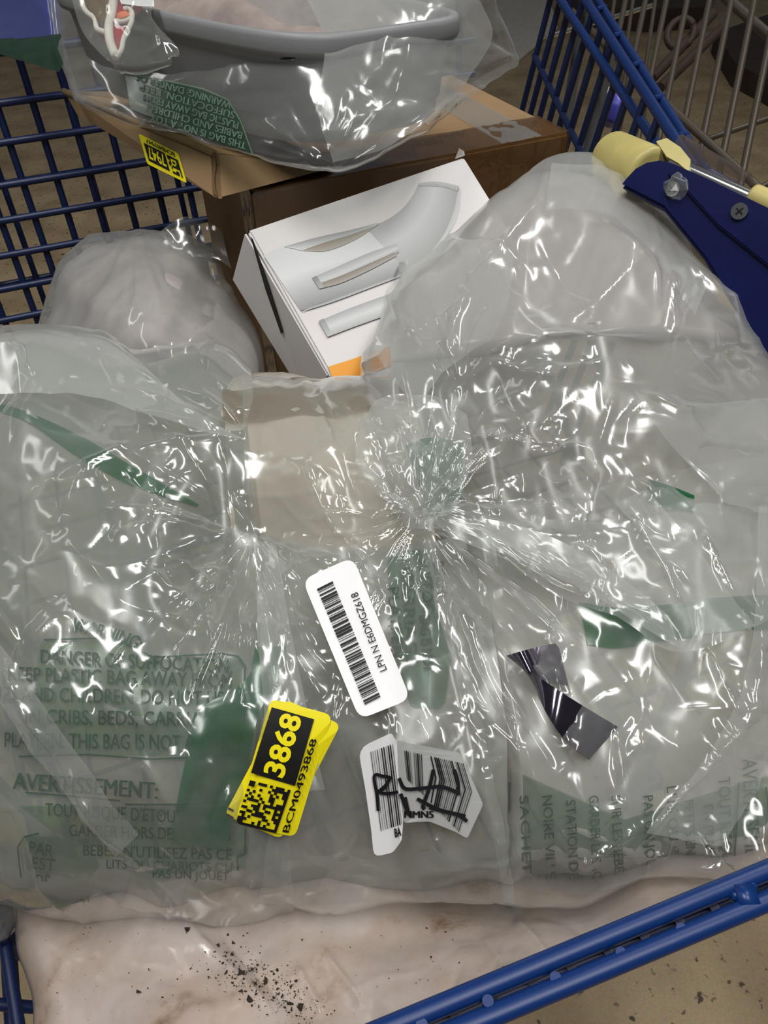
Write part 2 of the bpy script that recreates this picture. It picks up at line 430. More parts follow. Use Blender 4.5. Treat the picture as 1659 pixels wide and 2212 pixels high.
class RBF:
    def __init__(self, pts):
        p = np.array(pts, float); self.c = p[:, :2] / 1000; n = len(p)
        r = np.linalg.norm(self.c[:, None] - self.c[None], axis=-1)
        A = np.zeros((n + 3, n + 3)); A[:n, :n] = self.k(r) + 1e-4 * np.eye(n)
        A[:n, n] = 1; A[:n, n + 1:] = self.c; A[n, :n] = 1; A[n + 1:, :n] = self.c.T
        self.w = np.linalg.solve(A, np.concatenate([p[:, 2], [0, 0, 0]]))
    @staticmethod
    def k(r): return np.where(r > 1e-9, r * r * np.log(np.maximum(r, 1e-9)), 0)
    def __call__(self, px, py):
        px = np.asarray(px, float); py = np.asarray(py, float); sh = px.shape
        x = np.stack([px.ravel(), py.ravel()], -1) / 1000
        out = np.zeros(len(x))
        for a in range(len(self.c)):
            out += self.w[a] * self.k(np.hypot(x[:, 0] - self.c[a, 0], x[:, 1] - self.c[a, 1]))
        n = len(self.c)
        return (out + self.w[n] + x @ self.w[n + 1:]).reshape(sh)
class DepthMap:
    """front depth of a built surface, so that prints and stickers lie on it"""
    def __init__(self, P, cell=8, smooth=1):
        px, py, d = project(P.reshape(-1, 3))
        self.x0, self.y0, self.cell = px.min(), py.min(), cell
        nx = int((px.max() - self.x0) / cell) + 2; ny = int((py.max() - self.y0) / cell) + 2
        g = np.full((ny, nx), 9.0)
        np.minimum.at(g, (((py - self.y0) / cell).astype(int), ((px - self.x0) / cell).astype(int)), d)
        for _ in range(60):
            hole = g > 8
            if not hole.any(): break
            p = np.pad(g, 1, mode='edge'); acc = np.zeros_like(g); cnt = np.zeros_like(g)
            for a in (0, 1, 2):
                for b in (0, 1, 2):
                    q = p[a:a + ny, b:b + nx]; ok = q < 8; acc += np.where(ok, q, 0); cnt += ok
            g = np.where(hole & (cnt > 0), acc / np.maximum(cnt, 1), g)
        for _ in range(smooth):
            p = np.pad(g, 1, mode='edge'); g = sum(p[a:a + ny, b:b + nx] for a in (0, 1, 2) for b in (0, 1, 2)) / 9
        self.g = g
    def __call__(self, px, py):
        x = np.clip((np.asarray(px, float) - self.x0) / self.cell - 0.5, 0, self.g.shape[1] - 1.001)
        y = np.clip((np.asarray(py, float) - self.y0) / self.cell - 0.5, 0, self.g.shape[0] - 1.001)
        i = y.astype(int); j = x.astype(int); fy = y - i; fx = x - j; g = self.g
        return g[i, j] * (1 - fy) * (1 - fx) + g[i + 1, j] * fy * (1 - fx) + g[i, j + 1] * (1 - fy) * fx + g[i + 1, j + 1] * fy * fx

# ------------------------------------------------------------------ flat print
_dg = None
def text2d(s, bold=0.0):
    cu = bpy.data.curves.new('lettering', 'FONT'); cu.body = s; cu.size = 1.0; cu.offset = bold; cu.resolution_u = 3
    o = bpy.data.objects.new('lettering', cu); COL.objects.link(o)
    bpy.context.view_layer.update()
    me = o.evaluated_get(bpy.context.evaluated_depsgraph_get()).to_mesh()
    bm = bmesh.new(); bm.from_mesh(me)
    bmesh.ops.triangulate(bm, faces=bm.faces)
    V = np.array([v.co[:2] for v in bm.verts]).reshape(-1, 2); Fs = [[v.index for v in f.verts] for f in bm.faces]
    bm.free(); bpy.data.objects.remove(o); bpy.data.curves.remove(cu)
    return V, Fs
def refine(V, Fs, maxlen):
    bm = bmesh.new(); vs_ = [bm.verts.new((x, y, 0)) for x, y in V]
    for f in Fs:
        try: bm.faces.new([vs_[i] for i in f])
        except ValueError: pass
    for _ in range(3):
        es = [e for e in bm.edges if e.calc_length() > maxlen]
        if not es: break
        bmesh.ops.subdivide_edges(bm, edges=es, cuts=1)
        bmesh.ops.triangulate(bm, faces=[f for f in bm.faces if len(f.verts) > 3])
    bm.verts.index_update()
    V = np.array([v.co[:2] for v in bm.verts]); Fs = [[v.index for v in f.verts] for f in bm.faces]; bm.free()
    return V, Fs
class Print:
    """collects flat print in picture coordinates, lays it on a surface as one thin layer"""
    def __init__(self): self.V = []; self.F = []
    def add(self, V, Fs):
        b = sum(len(v) for v in self.V); self.V.append(np.asarray(V, float)); self.F += [[i + b for i in f] for f in Fs]
    def text(self, s, o, xv, yv, bold=0.0, bend=None):
        heavy = bold if any(ch in 'MWN' for ch in s) else 0.0     # stroke weight by doubled strikes where outlines would cross
        V, Fs = text2d(s, 0.0 if heavy else bold)
        if len(V) == 0: return
        w0, w1 = V[:, 0].min(), V[:, 0].max(); x = (V[:, 0] - w0) / (w1 - w0); y = V[:, 1] / 0.70
        o = np.array(o, float); xv = np.array(xv, float); yv = np.array(yv, float)
        Q = o + x[:, None] * xv + y[:, None] * yv
        if bend is not None: Q = Q + (bend * 4 * x * (1 - x))[:, None] * yv
        ux = xv / np.hypot(*xv) * np.hypot(*yv)
        for k in ((-1, 1) if heavy else (0,)): self.add(*refine(Q + ux * (heavy * 2.2 * k), Fs, 14))
    def poly(self, pts): self.add(*refine(np.array(pts, float), [list(range(len(pts)))], 30))
    def quad(self, o, xv, yv, x0, x1, y0, y1):
        o = np.array(o, float); xv = np.array(xv, float); yv = np.array(yv, float)
        self.poly([o + x0 * xv + y0 * yv, o + x1 * xv + y0 * yv, o + x1 * xv + y1 * yv, o + x0 * xv + y1 * yv])
    def line(self, pts, w):
        pts = np.array(pts, float)
        for a, b in zip(pts[:-1], pts[1:]):
            d = b - a; n = np.array([-d[1], d[0]]) / max(np.hypot(*d), 1e-6) * w / 2
            self.poly([a - n, b - n, b + n, a + n])
    def stroke(self, pts, w, k=24):
        c = catmull(np.array(pts, float), np.linspace(0, 1, k)); T = np.gradient(c, axis=0); T /= np.linalg.norm(T, axis=1)[:, None]
        n = np.stack([-T[:, 1], T[:, 0]], -1) * w / 2
        V = np.concatenate([c - n, c + n]); self.add(V, [[i, i + 1, k + i + 1, k + i] for i in range(k - 1)])
    def build(self, name, mat, parent, depth, eps=0.0015, **kw):
        V = np.concatenate(self.V)
        return mesh_obj(name, U3(V[:, 0], V[:, 1], depth(V[:, 0], V[:, 1]) - eps), self.F, mat, parent, smooth=True, **kw)
def quad_fit(dm, pts, extra):
    """smooth quadratic depth patch over a label's area, lifted just clear of the film"""
    pts = np.array(pts, float); c = pts.mean(0)
    g = np.stack(np.meshgrid(np.linspace(0, 1, 14), np.linspace(0, 1, 14)), -1).reshape(-1, 2)
    if len(pts) == 4:
        q = (pts[0] * ((1 - g[:, :1]) * (1 - g[:, 1:])) + pts[1] * (g[:, :1] * (1 - g[:, 1:])) + pts[2] * (g[:, :1] * g[:, 1:]) + pts[3] * ((1 - g[:, :1]) * g[:, 1:]))
    else:
        lo, hi = pts.min(0), pts.max(0); q = lo + g * (hi - lo)
    d = dm(q[:, 0], q[:, 1])
    def B(x, y):
        x = (x - c[0]) / 150; y = (y - c[1]) / 150
        return np.stack([np.ones_like(x), x, y, x * x, x * y, y * y], -1)
    co = np.linalg.lstsq(B(q[:, 0], q[:, 1]), d, rcond=None)[0]
    lift = np.max(B(q[:, 0], q[:, 1]) @ co - d) + .001
    return lambda px, py: B(np.asarray(px, float), np.asarray(py, float)) @ co - lift - extra
def rounded(pts, r, k=6):
    pts = np.array(pts, float); out = []
    for i in range(len(pts)):
        p, a, b = pts[i], pts[i - 1], pts[(i + 1) % len(pts)]
        u = (a - p) / np.hypot(*(a - p)); v = (b - p) / np.hypot(*(b - p))
        rr = r[i] if hasattr(r, '__len__') else r
        for t in np.linspace(0, 1, k):
            out.append(p + u * rr * (1 - t) ** 2 + v * rr * t ** 2)
    return np.array(out)
def patch(name, outline, mat, parent, depth, thick=0.0004, rings=8, **kw):
    """thin sheet with an outline given in picture coordinates, lying on a depth function"""
    o = np.array(outline, float); c = o.mean(0); n = len(o)
    V = [c[None]] + [c + (o - c) * k / rings for k in range(1, rings + 1)]
    V = np.concatenate(V); d = depth(V[:, 0], V[:, 1])
    top = U3(V[:, 0], V[:, 1], d); bot = U3(V[:, 0], V[:, 1], d + thick)
    Fs = [(0, 1 + j, 1 + (j + 1) % n) for j in range(n)]
    for k in range(rings - 1):
        a = 1 + k * n; b = a + n
        Fs += [(a + j, b + j, b + (j + 1) % n, a + (j + 1) % n) for j in range(n)]
    nb = len(V); e = 1 + (rings - 1) * n
    Fs2 = Fs + [tuple(i + nb for i in reversed(f)) for f in Fs] + [(e + j, e + nb + j, e + nb + (j + 1) % n, e + (j + 1) % n) for j in range(n)]
    return mesh_obj(name, np.concatenate([top, bot]), Fs2, mat, parent, smooth=False, **kw)

# ================================================================== setting
fl = mesh_obj('floor', [(-7, -3, 0), (8, -3, 0), (8, 12, 0), (-7, 12, 0)], [(0, 1, 2, 3)], M['floor'], smooth=False, kind='structure',
              label='tan speckled concrete warehouse floor under the carts')

M['blue_far'] = plain('shaded_blue_enamel', S(14, 42, 94), 0.36, var=0.15, vscale=40)  # rail enamel darkened: the dimmer light on the far rails is in the colour
# ================================================================== the blue cart
cart = thing('shopping_cart', (-0.1, 0.7, 0), 'blue wire shopping cart filled with bagged goods and boxes', 'shopping cart')
# near top rail: two stacked bars with short welded pegs between them
zr = 0.93
def near(px, py, dz=0.0, back=0.0):
    p = UZ(px, py, zr); return p + np.array([0, back, dz])
nA0, nA1 = near(-330, 2705), near(2010, 1733)
nB0, nB1 = near(-330, 2775), near(2010, 1799)
RN = 0.0050
bar('rail', nA0, nA1, RN, M['blue_rail'], cart, 20)
bar('rail', nB0, nB1, RN, M['blue_rail'], cart, 20)
for px, py, h in ((905, 2198, 0), (1047, 2147, 0), (1192, 2097, 0), (1333, 2044, 0), (1463, 1992, 0)):
    a = near(px - 6, py - 26) - np.array([0, 0, 0.012]); b = near(px + 6, py + 20) + np.array([0, 0, 0.001])
    peg = bar('weld_peg', b - np.array([0, 0, 0.012]), b + np.array([0, 0, 0.003]), 0.0028, M['blue_rail'], cart, 10)
# welded lug near the right end of the near rail
lug = [near(1588, 1935), near(1622, 1915), near(1628, 1945), near(1596, 1965)]
bm = bmesh.new()
for p in lug:
    bmesh.ops.create_uvsphere(bm, u_segments=8, v_segments=6, radius=0.0035, matrix=Matrix.Translation(Vector(p)))
bmesh.ops.create_cube(bm, size=0.010, matrix=Matrix.Translation(Vector(np.mean(lug, 0))))
me = bpy.data.meshes.new('weld_lug'); bm.to_mesh(me); bm.free(); me.materials.append(M['blue_rail'])
for p in me.polygons: p.use_smooth = True
link(bpy.data.objects.new('weld_lug', me), cart)
# near wall uprights below the rail, seen through the gap
nM0, nM1 = (nA0 + nB0) / 2, (nA1 + nB1) / 2
lean = (nM0 + nM1) / 2 - CAM; lean[0] = 0; lean /= np.linalg.norm(lean)      # the near wall slopes steeply into the basket
for t in np.linspace(0.02, 0.98, 26):
    a = nM0 + (nM1 - nM0) * t + lean * 0.008
    v = a - CAM; v /= np.linalg.norm(v)
    bar('wire', a, a + v * 0.36, 0.0026, M['blue_wire'], cart, 8)
for k in (0.10, 0.20, 0.30):
    bar('wire', nM0 + (nM0 - CAM) / np.linalg.norm(nM0 - CAM) * k, nM1 + (nM1 - CAM) / np.linalg.norm(nM1 - CAM) * k, 0.0028, M['blue_wire'], cart, 8)

# far wall: wire grid
f0 = UZ(0, 478, 0.86); f1 = UZ(460, 400, 0.86)
fd = (f1 - f0); fd[2] = 0; fl_len = np.linalg.norm(fd); fd /= fl_len
fn = np.array([-fd[1], fd[0], 0])
def farp(s, z, back=0.0): return np.array([f0[0], f0[1], 0]) + fd * s + fn * (back + (z - 0.86) * 0.10) + np.array([0, 0, z])
for z, r in ((1.09, 0.0065), (1.025, 0.0058), (0.972, 0.0058), (0.912, 0.0058), (0.86, 0.0058), (0.806, 0.0058), (0.752, 0.0058), (0.700, 0.0058), (0.645, 0.0058), (0.59, 0.0058), (0.535, 0.0058)):
    bar('wire', farp(-0.18, z), farp(0.86, z), r, M['blue_wire'], cart, 10)
k = 0
for s in np.arange(-0.155, 0.86, 0.052):
    bar('wire', farp(s, 0.50, 0.008), farp(s, 1.10, 0.008), 0.0058, M['blue_wire'], cart, 10)
# second, folded gate just behind it
for z in (0.900, 0.74, 0.58):
    bar('wire', farp(-0.18, z, 0.05), farp(0.86, z, 0.05), 0.005, M['blue_wire'], cart, 10)
for s in np.arange(-0.12, 0.86, 0.14):
    bar('wire', farp(s, 0.52, 0.045), farp(s, 1.06, 0.045), 0.0052, M['blue_wire'], cart, 10)

# side wall on the right: double top rail and leaning uprights
A0, A1 = U3(1206, -90, 1.18), U3(1500, 366, 0.79)
B0, B1 = U3(1232, -90, 1.21), U3(1530, 376, 0.815)
C0, C1 = U3(1150, -90, 1.20), U3(1440, 344, 0.86)
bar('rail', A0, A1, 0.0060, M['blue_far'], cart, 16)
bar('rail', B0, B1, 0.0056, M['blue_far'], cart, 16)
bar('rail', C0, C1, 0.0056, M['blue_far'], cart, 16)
for t in (0.20, 0.32, 0.46, 0.60, 0.74, 0.88):
    p = A0 + (A1 - A0) * t; q = B0 + (B1 - B0) * t
    bar('weld_peg', p + (q - p) * 0.45, q + (q - p) * 0.10 + np.array([0, 0, 0.004]), 0.0035, M['blue_rail'], cart, 8)
for t in np.linspace(0.02, 0.97, 13):
    p = A0 + (A1 - A0) * t
    bar('wire', p + np.array([0.0, 0, 0.0]), p + np.array([-0.075, 0.02, -0.42]), 0.0048, M['blue_wire'], cart, 10)
for t, w in ((0.13, 0.5), (0.35, 0.5)):
    p = A0 + (A1 - A0) * t + np.array([0.03, 0, -0.02])
    bar('upright', p, p + np.array([-0.03, 0.02, -0.5]), 0.009, plain('grey_upright', S(96, 98, 100), 0.5), cart, 12)
for dz in (-0.13, -0.26, -0.38):
    o_ = np.array([dz * 0.18, 0, dz])
    bar('wire', A0 + o_, A1 + o_, 0.005, M['blue_wire'], cart, 10)
# the top rail runs on past the handle and turns into the near rail at the corner
cp = np.array([U3(*map(np.float64, p)) for p in ((1522, 368, .812), (1640, 440, .80), (1770, 560, .76), (1950, 900, .67), (2060, 1350, .57))] + [nA1 + np.array([.03, .05, 0]), nA1 + np.array([.012, .012, 0]), nA1])
tube('rail', catmull(cp, np.linspace(0, 1, 60)), .0052, M['blue_rail'], cart, 12)
tube('rail', catmull(np.concatenate([cp[:-3] + np.array([0, 0, -.03]), [nB1 + np.array([.03, .05, -.004]), nB1 + np.array([.012, .012, 0]), nB1]]), np.linspace(0, 1, 60)), .0050, M['blue_rail'], cart, 12)
# left side wall, out of the picture on the left
L0 = farp(-0.18, 1.06); L1 = nA0
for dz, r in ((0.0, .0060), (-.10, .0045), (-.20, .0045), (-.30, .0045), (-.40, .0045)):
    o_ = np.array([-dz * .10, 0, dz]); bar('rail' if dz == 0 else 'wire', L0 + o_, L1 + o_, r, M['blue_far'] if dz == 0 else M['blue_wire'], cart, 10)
for t in np.linspace(0.04, 0.97, 17):
    p = L0 + (L1 - L0) * t; bar('wire', p, p + np.array([.045, 0, -.44]), .0045, M['blue_wire'], cart, 8)
# basket floor mesh
zb = 0.50
for s in np.linspace(-0.1, 0.80, 16):
    p = farp(s, zb); bar('wire', p, p - fn * 1.0, 0.0028, M['blue_wire'], cart, 8)
for s in np.linspace(0.0, 0.95, 13):
    p = farp(-0.12, zb) - fn * s; bar('wire', p, p + fd * 0.92, 0.0030, M['blue_wire'], cart, 8)
# lower frame, legs and casters
for s, b in ((0.0, 0.05), (0.75, 0.05), (0.05, 0.9), (0.75, 0.9)):
    p = farp(s, 0.5) - fn * b
    bar('leg', p, np.array([p[0], p[1], 0.12]), 0.011, M['blue_rail'], cart, 12)
    q = np.array([p[0], p[1], 0.055])
    wh = bar('wheel', q - np.array([0.014, 0, 0]), q + np.array([0.014, 0, 0]), 0.055, plain('grey_caster_rubber', S(60, 60, 62), 0.6), cart, 20)
for a, b in (((0.0, 0.05), (0.05, 0.9)), ((0.75, 0.05), (0.75, 0.9)), ((0.0, 0.05), (0.75, 0.05)), ((0.05, 0.9), (0.75, 0.9))):
    p = farp(a[0], 0.16) - fn * a[1]; q = farp(b[0], 0.16) - fn * b[1]
    bar('frame_tube', p, q, 0.011, M['blue_rail'], cart, 12)
for s in np.linspace(0.05, 0.7, 9):
    p = farp(s, 0.16) - fn * 0.05; q = farp(s, 0.16) - fn * 0.9
    bar('wire', p, q, 0.003, M['blue_wire'], cart, 8)

# handle: aged yellow sleeve, steel bar and navy bracket at the right
hd = lambda px, py: 0.735 - (px - 1400) * 0.00020 - (py - 400) * 0.00012
def HP(px, py, back=0.0): return U3(px, py, hd(np.float64(px), np.float64(py)) + back)
def prism(name, outline, depth, thick, mat, parent, smooth=False, bevel=0.0, **kw):
    o = np.array(outline, float)
    d = depth(o[:, 0], o[:, 1])
    a = U3(o[:, 0], o[:, 1], d)
    c = a.mean(0); nrm = np.cross(a[1] - a[0], a[len(a) // 2] - a[0]); nrm /= np.linalg.norm(nrm)
    if nrm @ (CAM - c) > 0: nrm = -nrm
    b = a + nrm * thick
    bm = bmesh.new(); va = [bm.verts.new(p) for p in a]; vb = [bm.verts.new(p) for p in b]
    bm.faces.new(va); bm.faces.new(list(reversed(vb)))
    for j in range(len(a)): bm.faces.new((va[j], vb[j], vb[(j + 1) % len(a)], va[(j + 1) % len(a)]))
    bmesh.ops.recalc_face_normals(bm, faces=bm.faces)
    if bevel:
        bmesh.ops.bevel(bm, geom=[e for e in bm.edges if e.calc_face_angle(0) > 0.6], offset=bevel, segments=2, affect='EDGES', clamp_overlap=True)
    me = bpy.data.meshes.new(name); bm.to_mesh(me); bm.free(); me.materials.append(mat)
    if smooth:
        for p in me.polygons: p.use_smooth = True
    return link(bpy.data.objects.new(name, me), parent, **kw)
def flat_depth(p0, p1, p2):
    """depth function of the plane through three (px,py,d)"""
    P = [U3(*map(np.float64, p)) for p in (p0, p1, p2)]; n = np.cross(P[1] - P[0], P[2] - P[0]); k = n @ (P[0] - CAM)
    return lambda px, py: k / (ray(px, py) @ n)
# yellow sleeve
def hollow_sleeve(name, a, b, r, mat, parent, seg=28, bulge=0.0, **kw):
    a = np.array(a); b = np.array(b); ts = np.array([0, 0.0, 0.04, 0.5, 0.96, 1.0, 1.0]); rs = np.array([0.72, 0.95, 1, 1 + bulge, 1, 0.95, 0.72]) * r
    T = (b - a) / np.linalg.norm(b - a); x = np.cross(T, [0, 0, 1]); x /= np.linalg.norm(x); y = np.cross(T, x)
    th = np.linspace(0, 2 * np.pi, seg, endpoint=False)
    P = np.array([[a + (b - a) * t + rr * (np.cos(h) * x + np.sin(h) * y) for h in th] for t, rr in zip(ts, rs)])
    V = np.concatenate([P.reshape(-1, 3), [a], [b]]); n = len(ts)
    Fs = [tuple(f) for f in grid_faces(n, seg, True)] + [(n * seg, (j + 1) % seg, j) for j in range(seg)] + [(n * seg + 1, (n - 1) * seg + j, (n - 1) * seg + (j + 1) % seg) for j in range(seg)]
    return mesh_obj(name, V, Fs, mat, parent, **kw)
hollow_sleeve('handle_sleeve', U3(1322, 338, .83), U3(1408, 378, .765), 0.0255, M['yellow_old'], cart, label='aged yellow plastic handle sleeve')
pt = np.array([(1418, 305), (1440, 298), (1470, 318), (1492, 345), (1488, 372), (1465, 352), (1440, 338)])
prism('sleeve_tab', pt, lambda x, y: hd(x, y) + 0.012, 0.004, M['yellow_old'], cart)
bar('handle_bar', HP(1450, 352, .022), HP(1720, 472, .022), 0.0068, M['chrome'], cart, 18, label='steel handle bar')
hollow_sleeve('handle_sleeve', HP(1625, 422, .02), HP(1760, 482, .02), 0.0105, M['yellow_old'], cart)
bk = [(1338, 402), (1352, 384), (1372, 363), (1396, 350), (1425, 345), (1452, 352), (1480, 364), (1530, 386), (1659, 448), (1830, 530), (1830, 980), (1720, 880), (1659, 780), (1600, 690), (1520, 560), (1430, 450)]
bdep = flat_depth((1400, 400, .722), (1659, 460, .680), (1600, 700, .705))
prism('bracket', bk, bdep, 0.03, M['blue_plastic'], cart, bevel=0.003, label='navy moulded plastic handle bracket')
# raised rib on the bracket
rb = [(1440, 372), (1478, 385), (1560, 470), (1659, 552), (1830, 680), (1830, 705), (1659, 575), (1550, 488), (1470, 400)]
prism('bracket_rib', rb, lambda x, y: bdep(x, y) - 0.004, 0.006, M['blue_plastic'], cart, bevel=0.0015)
# clear crumpled washer and the cross-head screw
def screw(px, py, rpx, washer):
    d = float(bdep(np.float64(px), np.float64(py))); c = U3(np.float64(px), np.float64(py), np.float64(d)); r = rpx * d / FPX
    nn = ray(np.float64(px), np.float64(py)); nn /= np.linalg.norm(nn)
    s_ = bar('screw', c - nn * 0.0045, c + nn * 0.004, r, M['chrome'], cart, 24)
    xx = np.cross(nn, [0, 0, 1]); xx /= np.linalg.norm(xx); yy = np.cross(nn, xx)
    for v in (xx * .8 + yy * .6, xx * .6 - yy * .8):
        bar('screw_slot', c - nn * 0.005 - v * r * .55, c - nn * 0.005 + v * r * .55, r * 0.13, M['black'], s_, 6)
screw(1597, 456, 17, True)
screw(1452, 408, 15, False)
r_ = np.random.default_rng(5)
bm = bmesh.new()
bmesh.ops.create_icosphere(bm, subdivisions=2, radius=0.011)
for v in bm.verts: v.co *= r_.uniform(0.55, 1.3)
me = bpy.data.meshes.new('film_scrap'); bm.to_mesh(me); bm.free(); me.materials.append(M['film'])
o = bpy.data.objects.new('film_scrap', me); o.matrix_world = Matrix.Translation(Vector(U3(1458, 402, .708))); mw = o.matrix_world.copy(); link(o, cart); o.matrix_basis = mw
# clear rigid sleeve curved over the bar
n_, m_ = 24, 14
P = np.zeros((n_, m_, 3))
for i, t in enumerate(np.linspace(0, 1, n_)):
    for j, a in enumerate(np.linspace(-0.2, math.pi * 0.95, m_)):
        base = HP(1462 + 150 * t, 352 + 72 * t, .03)
        P[i, j] = base + 0.024 * (1 - 0.25 * t) * (math.cos(a) * np.array([0.55, 0.75, 0.35]) + math.sin(a) * _U)
clear_rigid = film_mat('clear_rigid_sleeve', haze=0.30, tint=S(120, 106, 96), clear=(0.75, 0.70, 0.66), rough=0.08, scale=10, bump=0.1, spec=0.08)
grid_obj('clear_sleeve', P, clear_rigid, cart, label='clear plastic sleeve over the handle bar')

# ================================================================== the other cart
cart2 = thing('shopping_cart', (0.95, 1.75, 0), 'brown-grey wire cart parked behind the blue cart handle', 'shopping cart')
D0 = U3(1190, -180, 2.1); D1 = U3(1700, 560, 1.15)
dd = D1 - D0
bar('rail', U3(1400, 190, 1.40), U3(1720, 480, 1.20), 0.007, M['brown_wire'], cart2, 12)
bar('rail', U3(1150, -60, 1.75), U3(1400, 190, 1.40), 0.007, M['brown_wire'], cart2, 12)
wd = [(1160, 1150), (1186, 1170), (1305, 1262), (1322, 1290), (1372, 1345), (1404, 1390), (1480, 1452), (1530, 1500), (1590, 1560), (1640, 1618), (1690, 1672)]
tops = [1352, 1395, 1440, 1485, 1533, 1580, 1630, 1680]
for i, xt in enumerate(tops):
    bar('wire', U3(xt + 12, -60, 1.78 - i * 0.045), U3(xt - 70 - i * 4, 330 + i * 22, 1.50 - i * 0.04), 0.0062, M['brown_wire'], cart2, 10)
for i, xt in enumerate((1330, 1370, 1418)):
    bar('wire', U3(xt + 6, -60, 2.0), U3(xt - 30, 190, 1.8), 0.005, M['brown_wire'], cart2, 10)
bar('rail', U3(1540, -30, 1.70), U3(1760, 165, 1.55), 0.0105, M['brown_wire'], cart2, 12)
bar('wire', U3(1530, 300, 1.60), U3(1760, 222, 1.62), 0.006, M['brown_wire'], cart2, 10)
bar('wire', U3(1590, 430, 1.5), U3(1760, 350, 1.52), 0.006, M['brown_wire'], cart2, 10)
bar('wire', U3(1180, 80, 2.0), U3(1415, 10, 2.1), 0.0062, M['chrome'], cart2, 10)
bar('frame_tube', U3(1408, 170, 1.9), U3(1540, 30, 2.1), 0.013, M['dark_brown'], cart2, 10)
bar('frame_tube', U3(1425, 190, 1.9), U3(1560, 60, 2.1), 0.013, M['dark_brown'], cart2, 10)
# big loose ring strap hooked on the brace
rg = np.array([U3(1470 + 28 * math.cos(a) + 8 * math.sin(a), 72 + 28 * math.sin(a) - 16 * math.cos(a), 2.0) for a in np.linspace(0, 2 * np.pi, 22)])
tube('strap_loop', rg, 0.009, M['dark_brown'], cart2, 8)
# dark pallet board and pile beyond
def slab(name, outline, z, thick, mat, **kw):
    p = [UZ(np.float64(x), np.float64(y), z) for x, y in outline]
    q = [v - np.array([0, 0, thick]) for v in p]; n = len(p)
    return mesh_obj(name, p + q, [tuple(range(n)), tuple(range(2 * n - 1, n - 1, -1))] + [(j, n + j, n + (j + 1) % n, (j + 1) % n) for j in range(n)], mat, smooth=False, **kw)
slab('wooden_pallet', [(1545, 70), (1720, 10), (1800, 250), (1660, 172), (1590, 138)], 0.12, 0.118, M['dark_brown'], label='dark brown board on the floor behind the grey cart', cat='pallet')
slab('wooden_pallet', [(1220, -60), (1560, -60), (1520, 14), (1400, 22), (1250, 10)], 0.14, 0.138, M['dark_brown'], label='dark stacked board at the top edge beyond both carts', cat='pallet')
slab('paper_sheet', [(1060, -20), (1180, -30), (1205, 60), (1120, 130)], 0.012, 0.01, plain('pale_floor_sheet', S(205, 200, 188), .7), label='pale sheet lying on the floor beyond the side wires', cat='sheet')
# small violet packet below the side wall
def blob(name, px, py, d, rx, ry, rz, mat, seed=1, parent=None, **kw):
    bm = bmesh.new(); bmesh.ops.create_icosphere(bm, subdivisions=3, radius=1)
    r = np.random.default_rng(seed); ph = r.uniform(0, 6, 6)
    for v in bm.verts:
        k = 1 + 0.10 * math.sin(4 * v.co.x + ph[0]) + 0.08 * math.sin(5 * v.co.y + ph[1]) + 0.06 * math.sin(7 * v.co.z + ph[2])
        v.co = Vector((v.co.x * rx * k, v.co.y * ry * k, v.co.z * rz * k))
    me = bpy.data.meshes.new(name); bm.to_mesh(me); bm.free(); me.materials.append(mat)
    for p in me.polygons: p.use_smooth = True
    o = bpy.data.objects.new(name, me)
    o.location = Vector([float(v) for v in U3(np.float64(px), np.float64(py), np.float64(d))])
    return link(o, parent, **kw)
violet = thing('snack_packet', UZ(1318, 230, 0.62), 'small violet packet with a white cap outside the side wires', 'packet')
blob('pouch', 1318, 232, 1.30, 0.028, 0.03, 0.030, plain('violet_foil', S(84, 84, 190), .4), 3, violet)
blob('cap', 1318, 203, 1.29, 0.013, 0.013, 0.013, plain('white_cap', S(205, 205, 205), .4), 4, violet)

# ================================================================== boxes
def box_from(P0, ex, ey, ez):
    """8 corners: P0 top-front-left, ex right, ey back, ez down"""
    P0, ex, ey, ez = map(np.array, (P0, ex, ey, ez))
    return [P0, P0 + ex, P0 + ex + ey, P0 + ey, P0 + ez, P0 + ex + ez, P0 + ex + ey + ez, P0 + ey + ez]
BOXF = [(0, 1, 2, 3), (4, 7, 6, 5), (0, 4, 5, 1), (1, 5, 6, 2), (2, 6, 7, 3), (3, 7, 4, 0)]
def bevel_box(name, c, mat, parent, bevel=0.003, **kw):
    bm = bmesh.new(); v = [bm.verts.new(p) for p in c]
    for f in BOXF: bm.faces.new([v[i] for i in f])
    bmesh.ops.recalc_face_normals(bm, faces=bm.faces)
    bmesh.ops.bevel(bm, geom=list(bm.edges), offset=bevel, segments=2, affect='EDGES')
    me = bpy.data.meshes.new(name); bm.to_mesh(me); bm.free(); me.materials.append(mat)
    return link(bpy.data.objects.new(name, me), parent, **kw)
# -- large brown carton
zt = 1.02
K0 = UZ(np.float64(545), np.float64(416), zt); K1 = UZ(np.float64(1230), np.float64(286), zt)
ex = K1 - K0; eu = ex / np.linalg.norm(ex); ev = np.array([-eu[1], eu[0], 0])
EY = 0.33
carton = thing('cardboard_carton', K0 + ex / 2 + ev * EY / 2 - np.array([0, 0, .42]), 'large brown taped cardboard carton standing behind the white box', 'box')
bevel_box('body', box_from(K0, ex, ev * EY, np.array([0, 0, -0.42])), M['kraft'], carton, 0.004)
def strip(name, pts4, mat, parent, n=40, m=10, seed=1, amp=0.0008, **kw):
    """wrinkled strip over four corners"""
    a, b, c, d = map(np.array, pts4); s = np.linspace(0, 1, n)[:, None, None]; t = np.linspace(0, 1, m)[None, :, None]
    P = a * (1 - s) * (1 - t) + b * s * (1 - t) + c * s * t + d * (1 - s) * t
    nn = np.cross(b - a, d - a); nn /= np.linalg.norm(nn)
    w = snoise(np.broadcast_to(s[..., 0] * 400, (n, m)), np.broadcast_to(t[..., 0] * 100, (n, m)), 60, seed)
    return grid_obj(name, P + nn * (np.abs(w)[..., None] * amp), mat, parent, **kw)
